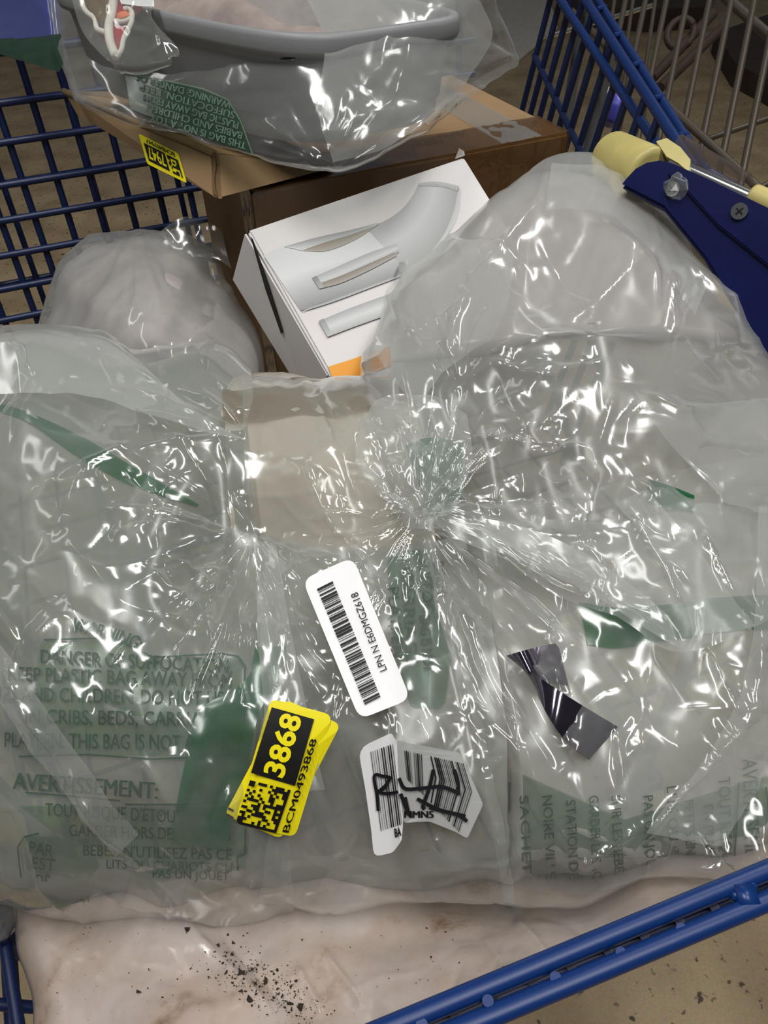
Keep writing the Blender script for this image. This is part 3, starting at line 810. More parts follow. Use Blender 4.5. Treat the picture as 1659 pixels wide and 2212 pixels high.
up = np.array([0, 0, 1.0])
# tape wrapped over the front top edge: one face on top, one down the front
strip('packing_tape', (K0 + up * .0012, K1 + up * .0012, K1 + ev * .075 + up * .0012, K0 + ev * .075 + up * .0012), M['tape_brown'], carton, 60, 10, 2)
strip('packing_tape', (K0 - ev * .0012 - up * .20, K1 - ev * .0012 - up * .20, K1 - ev * .0012, K0 - ev * .0012), M['tape_brown'], carton, 60, 14, 3)
strip('packing_tape', (K0 - eu * .0012 + ev * .005, K0 - eu * .0012 + ev * .06, K0 - eu * .0012 + ev * .06 - up * .42, K0 - eu * .0012 + ev * .005 - up * .42), M['tape_brown'], carton, 10, 50, 4)
strip('packing_tape', (K1 - eu * .10 + up * .0016, K1 - eu * .04 + up * .0016, K1 - eu * .04 + ev * .30 + up * .0016, K1 - eu * .10 + ev * .30 + up * .0016), film_mat('clear_packing_tape', haze=.08, rough=.1, scale=60, bump=.5, spec=.12), carton, 12, 50, 5)
top_d = flat_depth((545, 416, project(K0)[2]), (1230, 286, project(K1)[2]), tuple(float(v) for v in project(K0 + ev * .2)))
pr = Print(); pr.text('0080MM', (888, 322), (112, -26), (6, -17), 0.01)
pr.build('lettering', ink('brown_box_print', S(92, 66, 40)), carton, top_d, 0.003)

# -- shallow folded carton lid lying across it
TL0, TC0, TR0 = U3(138, 197, 1.02), U3(462, 332, .855), U3(640, 352, .90)
TL1, TC1, TR1 = U3(166, 246, 1.02), U3(468, 428, .850), U3(640, 378, .905)
back0 = TL0 + (TR0 - TC0) * 1.5; TR0x = TC0 + (TR0 - TC0) * 1.5; TR1x = TC1 + (TR1 - TC1) * 1.5
tray = thing('carton_lid', (TL1 + TC1 + TR1x) / 3, 'shallow brown carton lid with a yellow 7947 sticker under the tub', 'box')
def wall_panel(name, a, b, c, d, th, mat, parent, nz, **kw):
    """thin board: outer quad a b c d, offset inward by th along nz"""
    o = [np.array(p) for p in (a, b, c, d)]; i = [p + np.array(nz) * th for p in o]
    return mesh_obj(name, o + i, [(0, 1, 2, 3), (7, 6, 5, 4), (0, 4, 5, 1), (1, 5, 6, 2), (2, 6, 7, 3), (3, 7, 4, 0)], mat, parent, smooth=False, **kw)
inn = back0 - TL0; inn /= np.linalg.norm(inn)
inr = TL0 - TC0; inr /= np.linalg.norm(inr)
wall_panel('side_panel', TL0, TC0, TC1, TL1, .006, M['kraft'], tray, inn)
wall_panel('side_panel', TC0, TR0x, TR1x, TC1, .006, M['kraft'], tray, inr)
bk1 = TL1 + (TR1 - TC1) * 1.5
wall_panel('side_panel', back0, TL0, TL1, bk1, .006, M['kraft'], tray, -inr)
wall_panel('side_panel', TR0x, back0, bk1, TR1x, .006, M['kraft'], tray, -inn)
wall_panel('top_panel', TL0, TC0, TR0x, back0, .004, M['kraft_lit'], tray, -up)
tube('fold_edge', [TL0 * (1 - t) + TC0 * t + up * 0.001 * math.sin(9 * t) for t in np.linspace(0, 1, 14)], 0.004, M['kraft'], tray, 8)
tube('corner_gap', [TC0 * (1 - t) + TC1 * t - inn * .001 + np.array([.0015 * math.sin(7 * t), 0, 0]) for t in np.linspace(0.0, 1, 10)], 0.0016, M['kraft_edge'], tray, 8)
td = flat_depth((138, 197, 1.02), (462, 332, .855), (468, 428, .850))
st = patch('sticker', rounded([(299, 288), (385, 331), (404, 396), (318, 354)], 6), M['label_yellow'], tray, lambda x, y: td(x, y) - .0015, label='small yellow sticker printed 7947 upside down')
pr = Print()
o_, xv_, yv_ = np.array((385., 331.)), np.array((-86., -43.)), np.array((19., 65.))
pr.quad(o_, xv_, yv_, .40, .93, .26, .86)
r_ = np.random.default_rng(3)
for i in range(8):
    for j in range(8):
        if r_.random() < .52 or i == 0 or j == 0: pr.quad(o_, xv_, yv_, .07 + i * .036, .106 + i * .036, .27 + j * .075, .345 + j * .075)
pr.text('BCM0497947', o_ + .12 * xv_ + .06 * yv_, xv_ * .72, yv_ * .14, .01)
pr.build('print', M['black'], st, td, .0025)
pr = Print(); pr.text('7947', o_ + .45 * xv_ + .34 * yv_, xv_ * .44, yv_ * .42, .02)
pr.build('lettering', M['label_yellow'], st, td, .0032)

# -- white product box
wTL, wTR = U3(535, 497, .83), U3(1003, 338, .928)
_rb = ray(np.float64(720), np.float64(822)); wBL = CAM + _rb * (((wTL - CAM) @ (wTR - wTL)) / (_rb @ (wTR - wTL)))

wx = wTR - wTL; wy = wTL - wBL
wy = wy - wx * (wx @ wy) / (wx @ wx)
wn = np.cross(wx, wy); wn /= np.linalg.norm(wn)
wbox = thing('product_box', wTL - wy / 2 + wx / 2 - wn * .10, 'white glossy product box printed with grey tube shapes and an orange strip', 'box')
P0 = wTL - wy * 1.12
bevel_box('body', box_from(P0, wx, wy * 1.12, -wn * .10), M['white_card'], wbox, .0025)
wd_ = flat_depth((535, 497, .83), tuple(float(v) for v in project(wTL + wx)), tuple(float(v) for v in project(wTL - wy)))
# loose side flap on the left side; a black strip paints the shade of its gap
fo = -wx / np.linalg.norm(wx)
q0 = wTL - wn * .006; q1 = wTL - wy * .95 - wn * .006
wall_panel('side_flap', q0 + fo * .003, q1 + fo * .001, q1 + fo * .006 - wn * .085, q0 + fo * .012 - wn * .085, .002, M['white_card'], wbox, -fo)
sl_d = flat_depth(tuple(float(v) for v in project(wTL + fo * .0035)), tuple(float(v) for v in project(wTL - wy + fo * .002)), tuple(float(v) for v in project(wTL + fo * .0125 - wn * .121)))
prism('slit_shade', [(541, 512), (546, 518), (578, 610), (611, 718), (607, 722), (573, 625)], lambda x, y: sl_d(x, y) - .0008, .0005, M['black'], wbox)
wall_panel('corner_tab', wTR + wn * .001, wTR + wn * .001 - wx * .05 , wTR - wx * .03 + wn * .010 + wy * .03, wTR + wn * .004 + wy * .02, .001, M['white_card'], wbox, wn)
# printed picture: flat greys
def ramp_print(name, pts, cols, parent, eps):
    """flat printed shape with a printed tone per outline point"""
    pts = np.array(pts, float); V = U3(pts[:, 0], pts[:, 1], wd_(pts[:, 0], pts[:, 1]) - eps)
    n = len(pts) // 2
    Fs = [(i, i + 1, 2 * n - 2 - i, 2 * n - 1 - i) for i in range(n - 1)]
    me = bpy.data.meshes.new(name); me.from_pydata([tuple(v) for v in V], [], Fs); me.materials.append(M['box_print'])
    ca = me.color_attributes.new('tone', 'FLOAT_COLOR', 'POINT')
    for k in range(len(V)):
        g = cols[k] if hasattr(cols[k], '__len__') else (cols[k], cols[k] + 2, cols[k] + 1)
        ca.data[k].color = (*S(*g), 1)
    return link(bpy.data.objects.new(name, me), parent)
mt, nt, out = new_mat('box_print'); pb = N(nt, 'ShaderNodeBsdfPrincipled'); pb.inputs['Roughness'].default_value = .4
at = N(nt, 'ShaderNodeVertexColor'); at.layer_name = 'tone'; nt.links.new(at.outputs[0], pb.inputs[0]); nt.links.new(pb.outputs[0], out.inputs[0]); M['box_print'] = mt
def band(name, top, bot, ct, cb, mid=None, eps=.0012, k=20):
    """print band between two edge curves with a lengthwise tone change"""
    a = catmull(np.array(top, float), np.linspace(0, 1, k)); b = catmull(np.array(bot, float), np.linspace(0, 1, k))
    if mid is None:
        ramp_print(name, np.concatenate([a, b[::-1]]), [ct] * k + [cb] * k, wbox, eps)
    else:
        c = a + (b - a) * mid[0]
        ramp_print(name, np.concatenate([a, c[::-1]]), [ct] * k + [mid[1]] * k, wbox, eps)
        ramp_print(name, np.concatenate([c, b[::-1]]), [mid[1]] * k + [cb] * k, wbox, eps)
# body of the big tube, cut bevel at the left, then curved nozzle
band('printed_tube', [(570, 552), (612, 533), (700, 512), (790, 492)], [(650, 672), (700, 652), (800, 618), (880, 588)], 214, 150, (.45, 226), .0012)
band('printed_nozzle', [(790, 492), (830, 478), (868, 452), (893, 420), (905, 396)], [(880, 588), (912, 570), (945, 540), (985, 470), (992, 402)], 176, 160, (.40, 205), .0013)
band('printed_rim', [(905, 396), (930, 392), (960, 394), (992, 402)], [(903, 402), (930, 402), (962, 405), (990, 414)], 190, 168, None, .0016, 8)
band('printed_rim', [(990, 406), (980, 455), (962, 500), (935, 540)], [(996, 410), (992, 455), (975, 495), (938, 545)], 196, 206, None, .0016, 10)
band('printed_slot', [(614, 533), (680, 514), (760, 496), (821, 480)], [(616, 534), (680, 543), (760, 522), (821, 480)], 158, 214, (.5, 196), .0017)
band('printed_slot', [(655, 540), (700, 524), (760, 506), (820, 484)], [(657, 541), (705, 542), (765, 519), (820, 484)], (146, 138, 124), (176, 170, 160), None, .0019)
band('printed_bar', [(674, 600), (720, 580), (800, 545), (858, 527)], [(690, 624), (740, 610), (810, 578), (862, 545)], 176, 150, (.45, 210), .0022)
band('printed_groove', [(692, 612), (740, 594), (800, 568), (852, 545)], [(690, 624), (740, 610), (805, 580), (858, 552)], (140, 132, 120), (176, 170, 162), None, .0025)
band('printed_shadow', [(668, 664), (720, 645), (800, 615), (880, 585)], [(650, 674), (720, 652), (800, 622), (880, 592)], 150, 196, None, .0020)
band('printed_bar', [(688, 694), (740, 672), (790, 653), (850, 632)], [(708, 728), (760, 708), (810, 690), (850, 676)], 168, 178, (.5, 214), .0022)
band('printed_end', [(688, 694), (694, 690), (700, 688)], [(708, 728), (716, 724), (718, 722)], 150, 190, None, .0025, 6)
band('printed_end', [(674, 600), (680, 597), (684, 596)], [(690, 624), (698, 621), (699, 618)], 142, 180, None, .0027, 6)
band('orange_strip', [(709, 792), (760, 776), (805, 760), (960, 708)], [(724, 830), (776, 812), (825, 797), (980, 740)], (238, 160, 32), (236, 152, 20), None, .0014)

# ================================================================== soft goods
rgl = np.random.default_rng(21)
def radial(c, angs, r0, r1, w, amp, seed=0, wob=0.06):
    """creases fanning out of a gathered point"""
    r = np.random.default_rng(seed); out = []
    for a in angs:
        a = math.radians(a) + r.normal(0, 0.03); k = r.uniform(0.6, 1.0)
        L0, L1 = r0, r1 * k
        p = [(c[0] + math.cos(a + wob * r.normal() * f) * (L0 + (L1 - L0) * f), c[1] + math.sin(a + wob * r.normal() * f) * (L0 + (L1 - L0) * f)) for f in (0, .33, .66, 1)]
        out.append((p, w * r.uniform(.6, 1.3), amp * r.uniform(.5, 1) * r.choice([1, 1, 1, -1]), 0.12))
    return out

# ---------- tub in a clear bag on top of the lid
tub_c = (U3(150, 192, .96) + U3(1000, 262, .90)) / 2
c1, c2, c3 = U3(150, 192, .96), U3(660, 338, .81), U3(1010, 262, .90)
ea = (c3 - c2) / 2; eb = (c1 - c2) / 2; cc = c2 + ea + eb
tub = thing('plastic_tub', cc, 'grey plastic storage tub inside a clear bag on the carton lid', 'tub')
def sup(th, p): return np.sign(np.cos(th)) * np.abs(np.cos(th)) ** p, np.sign(np.sin(th)) * np.abs(np.sin(th)) ** p
th = np.linspace(0, 2 * np.pi, 97)[:-1]; cx, sy = sup(th, 0.42)
prof = [(0.0, 0.0), (0.80, 0.0), (0.92, 0.003), (0.965, 0.012), (1.02, 0.080), (1.03, 0.088), (1.075, 0.089), (1.085, 0.094), (1.085, 0.104), (1.075, 0.109), (1.05, 0.110), (1.035, 0.106), (0.99, 0.03), (0.93, 0.014), (0.0, 0.012)]
P = np.array([[cc + ea * cx[j] * s + eb * sy[j] * s + up * z for j in range(len(th))] for s, z in prof])
tubBody = P[1:11]; grid_obj('body', P, M['grey_tub'], tub, wrap=True)
# grey-brown cloth folded inside the tub
g = np.linspace(-1, 1, 60); gx, gy = np.meshgrid(g, g)
cl = cc + (ea * gx[..., None] + eb * gy[..., None]) * .93 + up * (0.092 + 0.010 * snoise(gx * 100, gy * 100, 60, 4) + 0.02 * (1 - gx ** 4) * (1 - gy ** 4))[..., None]
grid_obj('folded_cloth', cl, plain('taupe_cloth', S(150, 138, 132), .9, var=.1, vscale=60, bump=.3), None, label='taupe folded cloth lying inside the grey tub', cat='cloth')

tubbag = thing('plastic_bag', cc - up * .002, 'clear crinkled bag with green print wrapped round the grey tub', 'plastic bag')
dt = RBF([(100, -60, 1.0), (110, 100, .97), (150, 200, .935), (350, 60, .87), (400, 270, .845), (560, 330, .795), (660, 130, .77), (720, 362, .775), (860, 300, .79), (860, 100, .79), (1000, 230, .85), (1000, 0, .86), (1100, 120, .93), (500, -80, .88), (850, -90, .86)])
net = [[(70, -60), (330, -60), (600, -60), (850, -60), (1010, -60), (1050, -30)],
       [(108, 60), (330, 60), (600, 60), (850, 50), (1030, 60), (1115, 125)],
       [(135, 150), (340, 180), (590, 200), (850, 190), (1000, 170), (1085, 160)],
       [(160, 205), (380, 275), (590, 310), (800, 290), (930, 240), (1010, 215)],
       [(170, 214), (390, 292), (560, 338), (715, 367), (870, 305), (985, 222)]]
o, tubP = sheet('film', net, M['film'], tubbag, dt, -.004, 5.0, roll='lb', rollw=.07, rolld=.03, crumple=CR2, nrand=60, seed=31, ramp=.004, rw=(5, 14), rl=(40, 170), facet=0.0007, fscale=55, billow=.002,
  creases=radial((715, 360), (200, 215, 235, 255, 275, 292, 310, 330), 10, 230, 7, .007, 2) + radial((1105, 125), (150, 165, 180, 195, 215), 0, 210, 7, .007, 4) +
  [([(790, 50), (700, 65), (560, 80), (380, 95)], 6, .006), ([(520, 92), (600, 98), (680, 95), (840, 72)], 8, .007), ([(880, 0), (880, 120), (800, 330)], 8, .006)])
sheet('inner_fold', [[(640, -40), (800, -60), (1000, -40)], [(700, 90), (860, 60), (1060, 70)], [(690, 230), (850, 240), (1010, 170)], [(720, 350), (830, 320), (940, 250)]], M['film_hazy'], tubbag, dt, -.014, 6, crumple=CR2, nrand=28, seed=37, ramp=.006, rw=(5, 14), rl=(50, 200), facet=0.0009, fscale=60)
tdm = DepthMap(tubP, 8, 2)
# green printed notice on the tub bag (read from behind, upside down)
pr = Print()
o_, xv_, yv_ = np.array((545., 335.)), np.array((-268., -85.)), np.array((-10., -92.))
pr.poly([(270, 160), (420, 188), (490, 215), (522, 260), (548, 335), (282, 236)])
pr.build('print_panel', film_mat('green_print_tint', haze=.35, tint=S(70, 110, 84), clear=(.62, .75, .66), rough=.3, scale=40, bump=0, spec=.04), tubbag, tdm, .002)
pr = Print()
rows = ['WARNING: DANGER OF', 'SUFFOCATION. KEEP', 'PLASTIC BAG AWAY FROM', 'BABIES AND CHILDREN', 'THIS BAG IS NOT A TOY']
for i, s in enumerate(rows):
    a = np.array((520. + 4 * i - 22 * (i == 4), 255. + 18 * i)) if False else np.array((500. + 8 * i, 222. + 22 * i))
    pr.text(s, a + np.array((0, -2)), (-205, -62), (-3, 15), 0.015)
pr.line([(268, 160), (350, 172), (440, 192), (492, 215), (520, 262), (546, 334)], 3)
pr.build('lettering', ink('grey_green_print', S(112, 140, 118), .75), tubbag, tdm, .0035)

# ---------- plush piece in its own little pouch on the tub
pouch = thing('plush_ornament', U3(250, 70, .80), 'small red and white stitched plush shape with brown patch in a clear pouch', 'plush')
_tm = DepthMap(tubBody, 10, 1)
pd = flat_depth((180, 0, .83), (310, 0, .81), (250, 125, .80))
def puffy(name, outline, mat, parent, depth, h, rings=9, **kw):
    o = np.array(outline, float); c = o.mean(0); n = len(o); V = [c[None]]; D = [np.array([-h])]
    for k in range(1, rings + 1):
        f = k / rings; V.append(c + (o - c) * f); D.append(np.full(n, -h * math.sqrt(max(0, 1 - f ** 2.5))))
    V = np.concatenate(V); D = np.concatenate(D)
    d = depth(V[:, 0], V[:, 1]); A = U3(V[:, 0], V[:, 1], d + D); B = U3(V[:, 0], V[:, 1], d - D * .6)
    Fs = [(0, 1 + j, 1 + (j + 1) % n) for j in range(n)]
    for k in range(rings - 1):
        a = 1 + k * n; b = a + n; Fs += [(a + j, b + j, b + (j + 1) % n, a + (j + 1) % n) for j in range(n)]
    nb = len(V)
    return mesh_obj(name, np.concatenate([A, B]), Fs + [tuple(i + nb for i in reversed(f)) for f in Fs], mat, parent, **kw)
red = plain('red_felt', S(160, 24, 38), .9, var=.1, bump=.3, bscale=400); wht = plain('white_felt', S(222, 216, 206), .9, bump=.3, bscale=400)
brn = plain('olive_brown_fleece', S(92, 74, 40), .95, var=.25, vscale=80, bump=.5, bscale=300); orn = plain('orange_felt', S(226, 112, 60), .9)
def sm(pts, k=8):
    p = np.array(pts + pts[:1], float); return catmull(p, np.linspace(0, 1, k * len(pts)))[:-1]
puffy('red_body', sm([(185, 20), (210, 70), (232, 100), (252, 124), (268, 95), (284, 50), (306, 14), (250, -20), (195, -20)]), red, pouch, pd, .010)
puffy('brown_patch', sm([(176, -12), (184, 14), (200, 34), (214, 56), (226, 52), (238, 26), (244, -14), (210, -24)]), brn, pouch, lambda x, y: pd(x, y) - .009, .010)
puffy('orange_spot', sm([(252, 30), (264, 24), (278, 26), (282, 34), (268, 42), (254, 42)], 5), orn, pouch, lambda x, y: pd(x, y) - .011, .007)
def pipe(pts, r): 
    c = catmull(np.array(pts, float), np.linspace(0, 1, 26)); tube('white_piping', U3(c[:, 0], c[:, 1], pd(c[:, 0], c[:, 1]) - .0125), r, wht, pouch, 8)
pipe([(246, -20), (244, 20), (236, 55), (238, 90), (250, 122)], .0048)
pipe([(250, 124), (262, 108), (268, 82), (284, 48), (284, 30)], .0026)
pipe([(172, -14), (184, 22), (204, 40), (210, 62), (228, 70)], .0028)
pipe([(246, 46), (268, 46), (286, 36), (280, 18), (268, 20)], .0026)
patch('paper_tag', [(250, -20), (332, -14), (333, 14), (300, 13), (262, 8)], M['label_white'], pouch, lambda x, y: pd(x, y) - .018)
net = [[(150, -40), (260, -40), (345, -40)], [(175, 60), (255, 60), (330, 40)], [(220, 120), (290, 125), (385, 108)], [(262, 152), (310, 155), (362, 140)]]
sheet('pouch_film', net, M['film'], pouch, pd, -.022, 4, roll='b', rollw=.1, rolld=.02, crumple=CR2, nrand=12, seed=41, ramp=.004, rw=(4, 10), rl=(30, 100), facet=0.0006, fscale=40, creases=[([(325, 40), (345, 80), (368, 130)], 5, .005), ([(345, 85), (388, 108)], 5, .005), ([(388, 108), (366, 136)], 4, .004)])

# ---------- blue and green bag hanging over the far wall
bgb = thing('plastic_bag', U3(40, 110, 1.1), 'blue bag with a green lower band hanging over the far wire wall', 'plastic bag')
dbl = lambda x, y: 1.06 - .0008 * (x - 20) + 0 * y
bluef = film_mat('blue_film', haze=.62, tint=S(86, 100, 190), clear=(.5, .55, .9), rough=.2, scale=30, bump=0, spec=.06)
greenf = film_mat('green_film', haze=.6, tint=S(28, 84, 52), clear=(.35, .6, .45), rough=.2, scale=30, bump=0, spec=.06)
sheet('body', [[(-60, -80), (40, -80), (120, -80)], [(-60, 0), (40, 0), (128, 0)], [(-60, 92), (40, 84), (136, 76)]], bluef, bgb, dbl, 0, 5, roll='r', rollw=.15, rolld=.05, nrand=16, seed=51, ramp=.004, facet=0.0006, fscale=50)
sheet('green_band', [[(-60, 90), (40, 82), (136, 74)], [(-60, 92), (40, 125), (140, 128)], [(-60, 96), (50, 132), (128, 156)]], greenf, bgb, dbl, .001, 5, nrand=8, seed=52, ramp=.003, facet=0.0006, fscale=50)

# ---------- clear bag of white goods lower left
lb = thing('plastic_bag', U3(320, 760, .86), 'clear shiny bag of white goods slumped against the far wires beside the carton', 'plastic bag')
dl = RBF([(80, 700, .93), (180, 540, .98), (300, 500, .98), (420, 520, .97), (500, 640, .93), (545, 740, .86), (300, 640, .82), (420, 720, .79), (180, 720, .85), (300, 820, .78), (500, 830, .80), (100, 850, .85)])
net = [[(150, 560), (205, 512), (300, 497), (400, 515), (455, 545)], [(108, 640), (205, 600), (310, 590), (420, 600), (505, 640)], [(80, 720), (200, 700), (320, 690), (440, 690), (552, 715)], [(70, 820), (190, 800), (320, 800), (450, 800), (560, 800)], [(70, 900), (190, 900), (320, 900), (450, 900), (560, 900)]]
goods = plain('soft_white_goods', S(172, 164, 160), .8, var=.22, vscale=14, bump=.1)
o, lP = sheet('contents', [[(x + (300 - x) * .035, y + 11) for x, y in r] for r in net], goods, lb, dl, .022, 7, roll='tlr', rollw=.2, rolld=.06, nrand=20, seed=61, ramp=.010, rw=(12, 32), rl=(80, 260), billow=.006, bscale=160, angle=1.9)
sheet('film', net, M['film'], lb, dl, 0, 5, roll='tlr', rollw=.16, rolld=.06, crumple=CR2, nrand=60, seed=62, ramp=.005, rw=(5, 14), rl=(40, 200), facet=0.0009, fscale=60, angle=1.9,
      creases=radial((300, 505), (60, 75, 90, 105, 120, 140), 5, 230, 8, .006, 3))
net = [[(345, 505), (395, 470), (440, 478), (480, 500)], [(370, 530), (400, 505), (450, 515), (490, 545)], [(395, 560), (430, 555), (470, 560), (500, 580)]]
sheet('film_tail', net, M['film'], lb, lambda x, y: .96 + 0 * x, 0, 5, crumple=CR2, nrand=16, seed=63, ramp=.006, rw=(5, 12), rl=(30, 90), facet=0.0012, fscale=40)

# ---------- white dirty poly bag along the bottom
def white_poly():
    mt, nt, out = new_mat('white_poly_bag')
    bp = wrinkle_normal(nt, 28, 0.25, .002)
    pb = N(nt, 'ShaderNodeBsdfPrincipled'); pb.inputs['Roughness'].default_value = .20; pb.inputs['Specular IOR Level'].default_value = .6
    nt.links.new(bp.outputs[0], pb.inputs['Normal'])
    tc = N(nt, 'ShaderNodeTexCoord')
    a = N(nt, 'ShaderNodeTexNoise'); a.inputs['Scale'].default_value = 16; a.inputs['Detail'].default_value = 8; a.inputs['Roughness'].default_value = .65
    nt.links.new(tc.outputs['Object'], a.inputs['Vector'])
    rp = N(nt, 'ShaderNodeValToRGB'); rp.color_ramp.elements[0].position = .38; rp.color_ramp.elements[1].position = .60
    rp.color_ramp.elements[0].color = (*S(190, 178, 172), 1); rp.color_ramp.elements[1].color = (*S(178, 160, 147), 1)
    e = rp.color_ramp.elements.new(.70); e.color = (*S(140, 116, 92), 1)
    nt.links.new(a.outputs['Fac'], rp.inputs[0]); nt.links.new(rp.outputs[0], pb.inputs['Base Color']); nt.links.new(pb.outputs[0], out.inputs[0])
    return mt
M['white_poly'] = white_poly()
wb = thing('poly_mailer', U3(600, 2200, .50), 'dirt-smudged white plastic mailer under the big clear bag beside the near rail', 'mailer')
dw = RBF([(60, 1980, .53), (300, 1960, .51), (700, 1960, .505), (1100, 1950, .50), (1659, 1880, .455), (60, 2230, .47), (400, 2212, .435), (800, 2240, .415), (1000, 2080, .435), (1400, 1960, .435), (200, 1900, .54), (1200, 1850, .54)])
net = [[(10, 1850), (400, 1850), (800, 1850), (1250, 1800), (1800, 1700)], [(45, 1960), (400, 1960), (800, 1960), (1250, 1905), (1800, 1745)], [(52, 2060), (400, 2080), (800, 2070), (1250, 1965), (1800, 1770)], [(82, 2180), (400, 2200), (800, 2165), (1250, 2005), (1800, 1797)], [(95, 2300), (400, 2330), (800, 2232), (1250, 2046), (1800, 1822)]]
o, wP = sheet('body', net, M['white_poly'], wb, dw, 0, 6, roll='l', rollw=.04, rolld=.03, crumple=[(90, .06, 60, .006), (40, .035, 40, .01), (20, .012, 20, .01)], nrand=60, seed=71, ramp=.0040, rw=(8, 26), rl=(60, 320), facet=0.0005, fscale=90, billow=.003,
  creases=[([(470, 1990), (560, 2110), (650, 2200)], 10, -.006), ([(400, 1990), (520, 2110), (600, 2212)], 8, .005), ([(700, 2060), (790, 2180)], 8, .006), ([(150, 2080), (90, 2170)], 8, .006), ([(1110, 1990), (1190, 2080)], 10, .006), ([(640, 2090), (700, 2195)], 7, .006)])
wdm = DepthMap(wP, 8, 1)
# crumbs of dirt on it: uncountable
r_ = np.random.default_rng(8); V = []; Fs = []
spots = [(505, 2035, 5), (412, 2092, 3), (300, 2142, 6), (322, 2095, 4), (520, 2102, 9), (545, 2095, 7), (540, 2160, 10), (575, 2120, 8), (630, 2165, 11), (650, 2178, 9), (525, 2140, 8), (405, 2008, 6), (610, 2150, 6), (560, 2130, 4)]
pts = [(x, y, s) for x, y, s in spots]
for _ in range(420):
    t = r_.random(); pts.append((470 + 200 * t + r_.normal(0, 30), 2070 + 120 * t + r_.normal(0, 28), abs(r_.normal(0, 1.4)) + .5))
for _ in range(150): pts.append((r_.uniform(80, 1100), r_.uniform(1990, 2210), abs(r_.normal(0, .8)) + .4))
for x, y, s in pts:
    d = float(wdm(np.float64(x), np.float64(y))); c = U3(np.float64(x), np.float64(y), np.float64(d - .0008)); rr = 1.25 * s * d / FPX
    b = len(V); n = 6
    ang = np.sort(r_.uniform(0, 6.28, n)); rad = rr * r_.uniform(.4, 1.2, n)
    V.append(c - _F * rr * .6); V += [c + rad[k] * (math.cos(ang[k]) * _R + math.sin(ang[k]) * _U) for k in range(n)]
    Fs += [(b, b + 1 + k, b + 1 + (k + 1) % n) for k in range(n)]
mesh_obj('dirt_crumbs', V, Fs, plain('dark_soil', S(48, 38, 28), .95, var=.3, vscale=300), wb, smooth=False, kind='stuff')

# ---------- the big clear bag bundle
d0 = RBF([(-60, 760, .68), (0, 750, .67), (250, 760, .66), (460, 760, .65), (690, 830, .64), (900, 600, .69), (1190, 360, .77), (1400, 450, .755), (1640, 720, .70), (1760, 760, .69),
  (0, 1000, .585), (250, 1000, .565), (430, 1000, .565), (690, 1000, .55), (850, 1000, .565), (1100, 900, .575), (1300, 700, .63), (1400, 850, .59), (1700, 950, .60),
  (555, 1170, .56), (930, 1150, .555), (0, 1300, .50), (300, 1300, .49), (700, 1300, .505), (1100, 1350, .50), (1400, 1250, .50), (1700, 1200, .53),
  (0, 1600, .465), (300, 1600, .445), (700, 1600, .465), (850, 1700, .46), (1250, 1600, .445), (1700, 1600, .47),
  (-40, 1900, .475), (300, 1950, .465), (700, 1900, .475), (1090, 1930, .452), (1700, 1860, .45)])
big = thing('plastic_bag', U3(760, 1900, .56), 'large crumpled clear bag gathered in the middle, stuck with barcode labels', 'plastic bag')
inl = thing('printed_bag', U3(250, 1900, .55), 'greenish folded bag printed with a suffocation warning inside the big clear bag', 'plastic bag')
inr_ = thing('printed_bag', U3(1400, 1850, .55), 'greyish folded bag with sideways green print beside the near rail', 'plastic bag')
roll_ = thing('wrapped_bundle', U3(690, 1150, .62), 'beige film-wrapped bundle showing at the gathered middle of the clear bag', 'bundle')
pw = thing('pillow_bag', U3(1250, 900, .75), 'pale pinkish inflated bag filling the upper part of the clear bag', 'bag')

# inner bodies
net = [[(-160, 790), (60, 755), (250, 785), (430, 775), (530, 830)], [(-160, 1000), (60, 980), (250, 990), (430, 990), (535, 1000)], [(-160, 1250), (60, 1230), (250, 1230), (430, 1220), (556, 1200)], [(-160, 1500), (60, 1500), (260, 1500), (440, 1500), (585, 1480)], [(-160, 1750), (60, 1750), (260, 1750), (440, 1750), (590, 1720)], [(-140, 1890), (60, 1930), (260, 1950), (440, 1945), (600, 1930)]]
o, ilP = sheet('body', net, M['milky_left'], inl, d0, .022, 7, roll='tlb', rollw=.08, rolld=.06, crumple=[(70, .06, 60, .004), (35, .025, 50, .008)], nrand=28, seed=81, ramp=.007, rw=(12, 34), rl=(120, 420), billow=.004, facet=0.0004, fscale=140)
net = [[(985, 1180), (1150, 1130), (1350, 1130), (1550, 1100), (1800, 1080)], [(1040, 1400), (1200, 1380), (1400, 1380), (1560, 1360), (1800, 1340)], [(1075, 1650), (1230, 1640), (1400, 1640), (1560, 1630), (1800, 1600)], [(1090, 1910), (1230, 1890), (1400, 1860), (1560, 1845), (1800, 1800)]]
o, irP = sheet('body', net, M['milky_right'], inr_, d0, .022, 7, roll='lb', rollw=.08, rolld=.05, crumple=[(70, .06, 60, .004), (35, .025, 50, .008)], nrand=24, seed=82, ramp=.008, rw=(12, 34), rl=(120, 420), billow=.004, facet=0.0004, fscale=140)
pink = film_mat('pale_pink_film', haze=.78, tint=S(218, 208, 206), rough=.25, scale=20, bump=0, spec=.05)
net = [[(888, 590), (1000, 508), (1175, 375), (1330, 385), (1440, 448)], [(845, 710), (1010, 670), (1200, 620), (1400, 620), (1580, 640)], [(850, 800), (1010, 770), (1200, 745), (1400, 735), (1640, 745)]]
midnet = [[(850, 740), (1010, 730), (1200, 715), (1400, 705), (1600, 700), (1780, 720)], [(860, 900), (1010, 880), (1200, 860), (1400, 860), (1600, 860), (1780, 860)], [(930, 1080), (1050, 1060), (1200, 1040), (1400, 1040), (1600, 1040), (1780, 1040)], [(990, 1230), (1100, 1220), (1250, 1210), (1420, 1200), (1600, 1200), (1780, 1190)]]
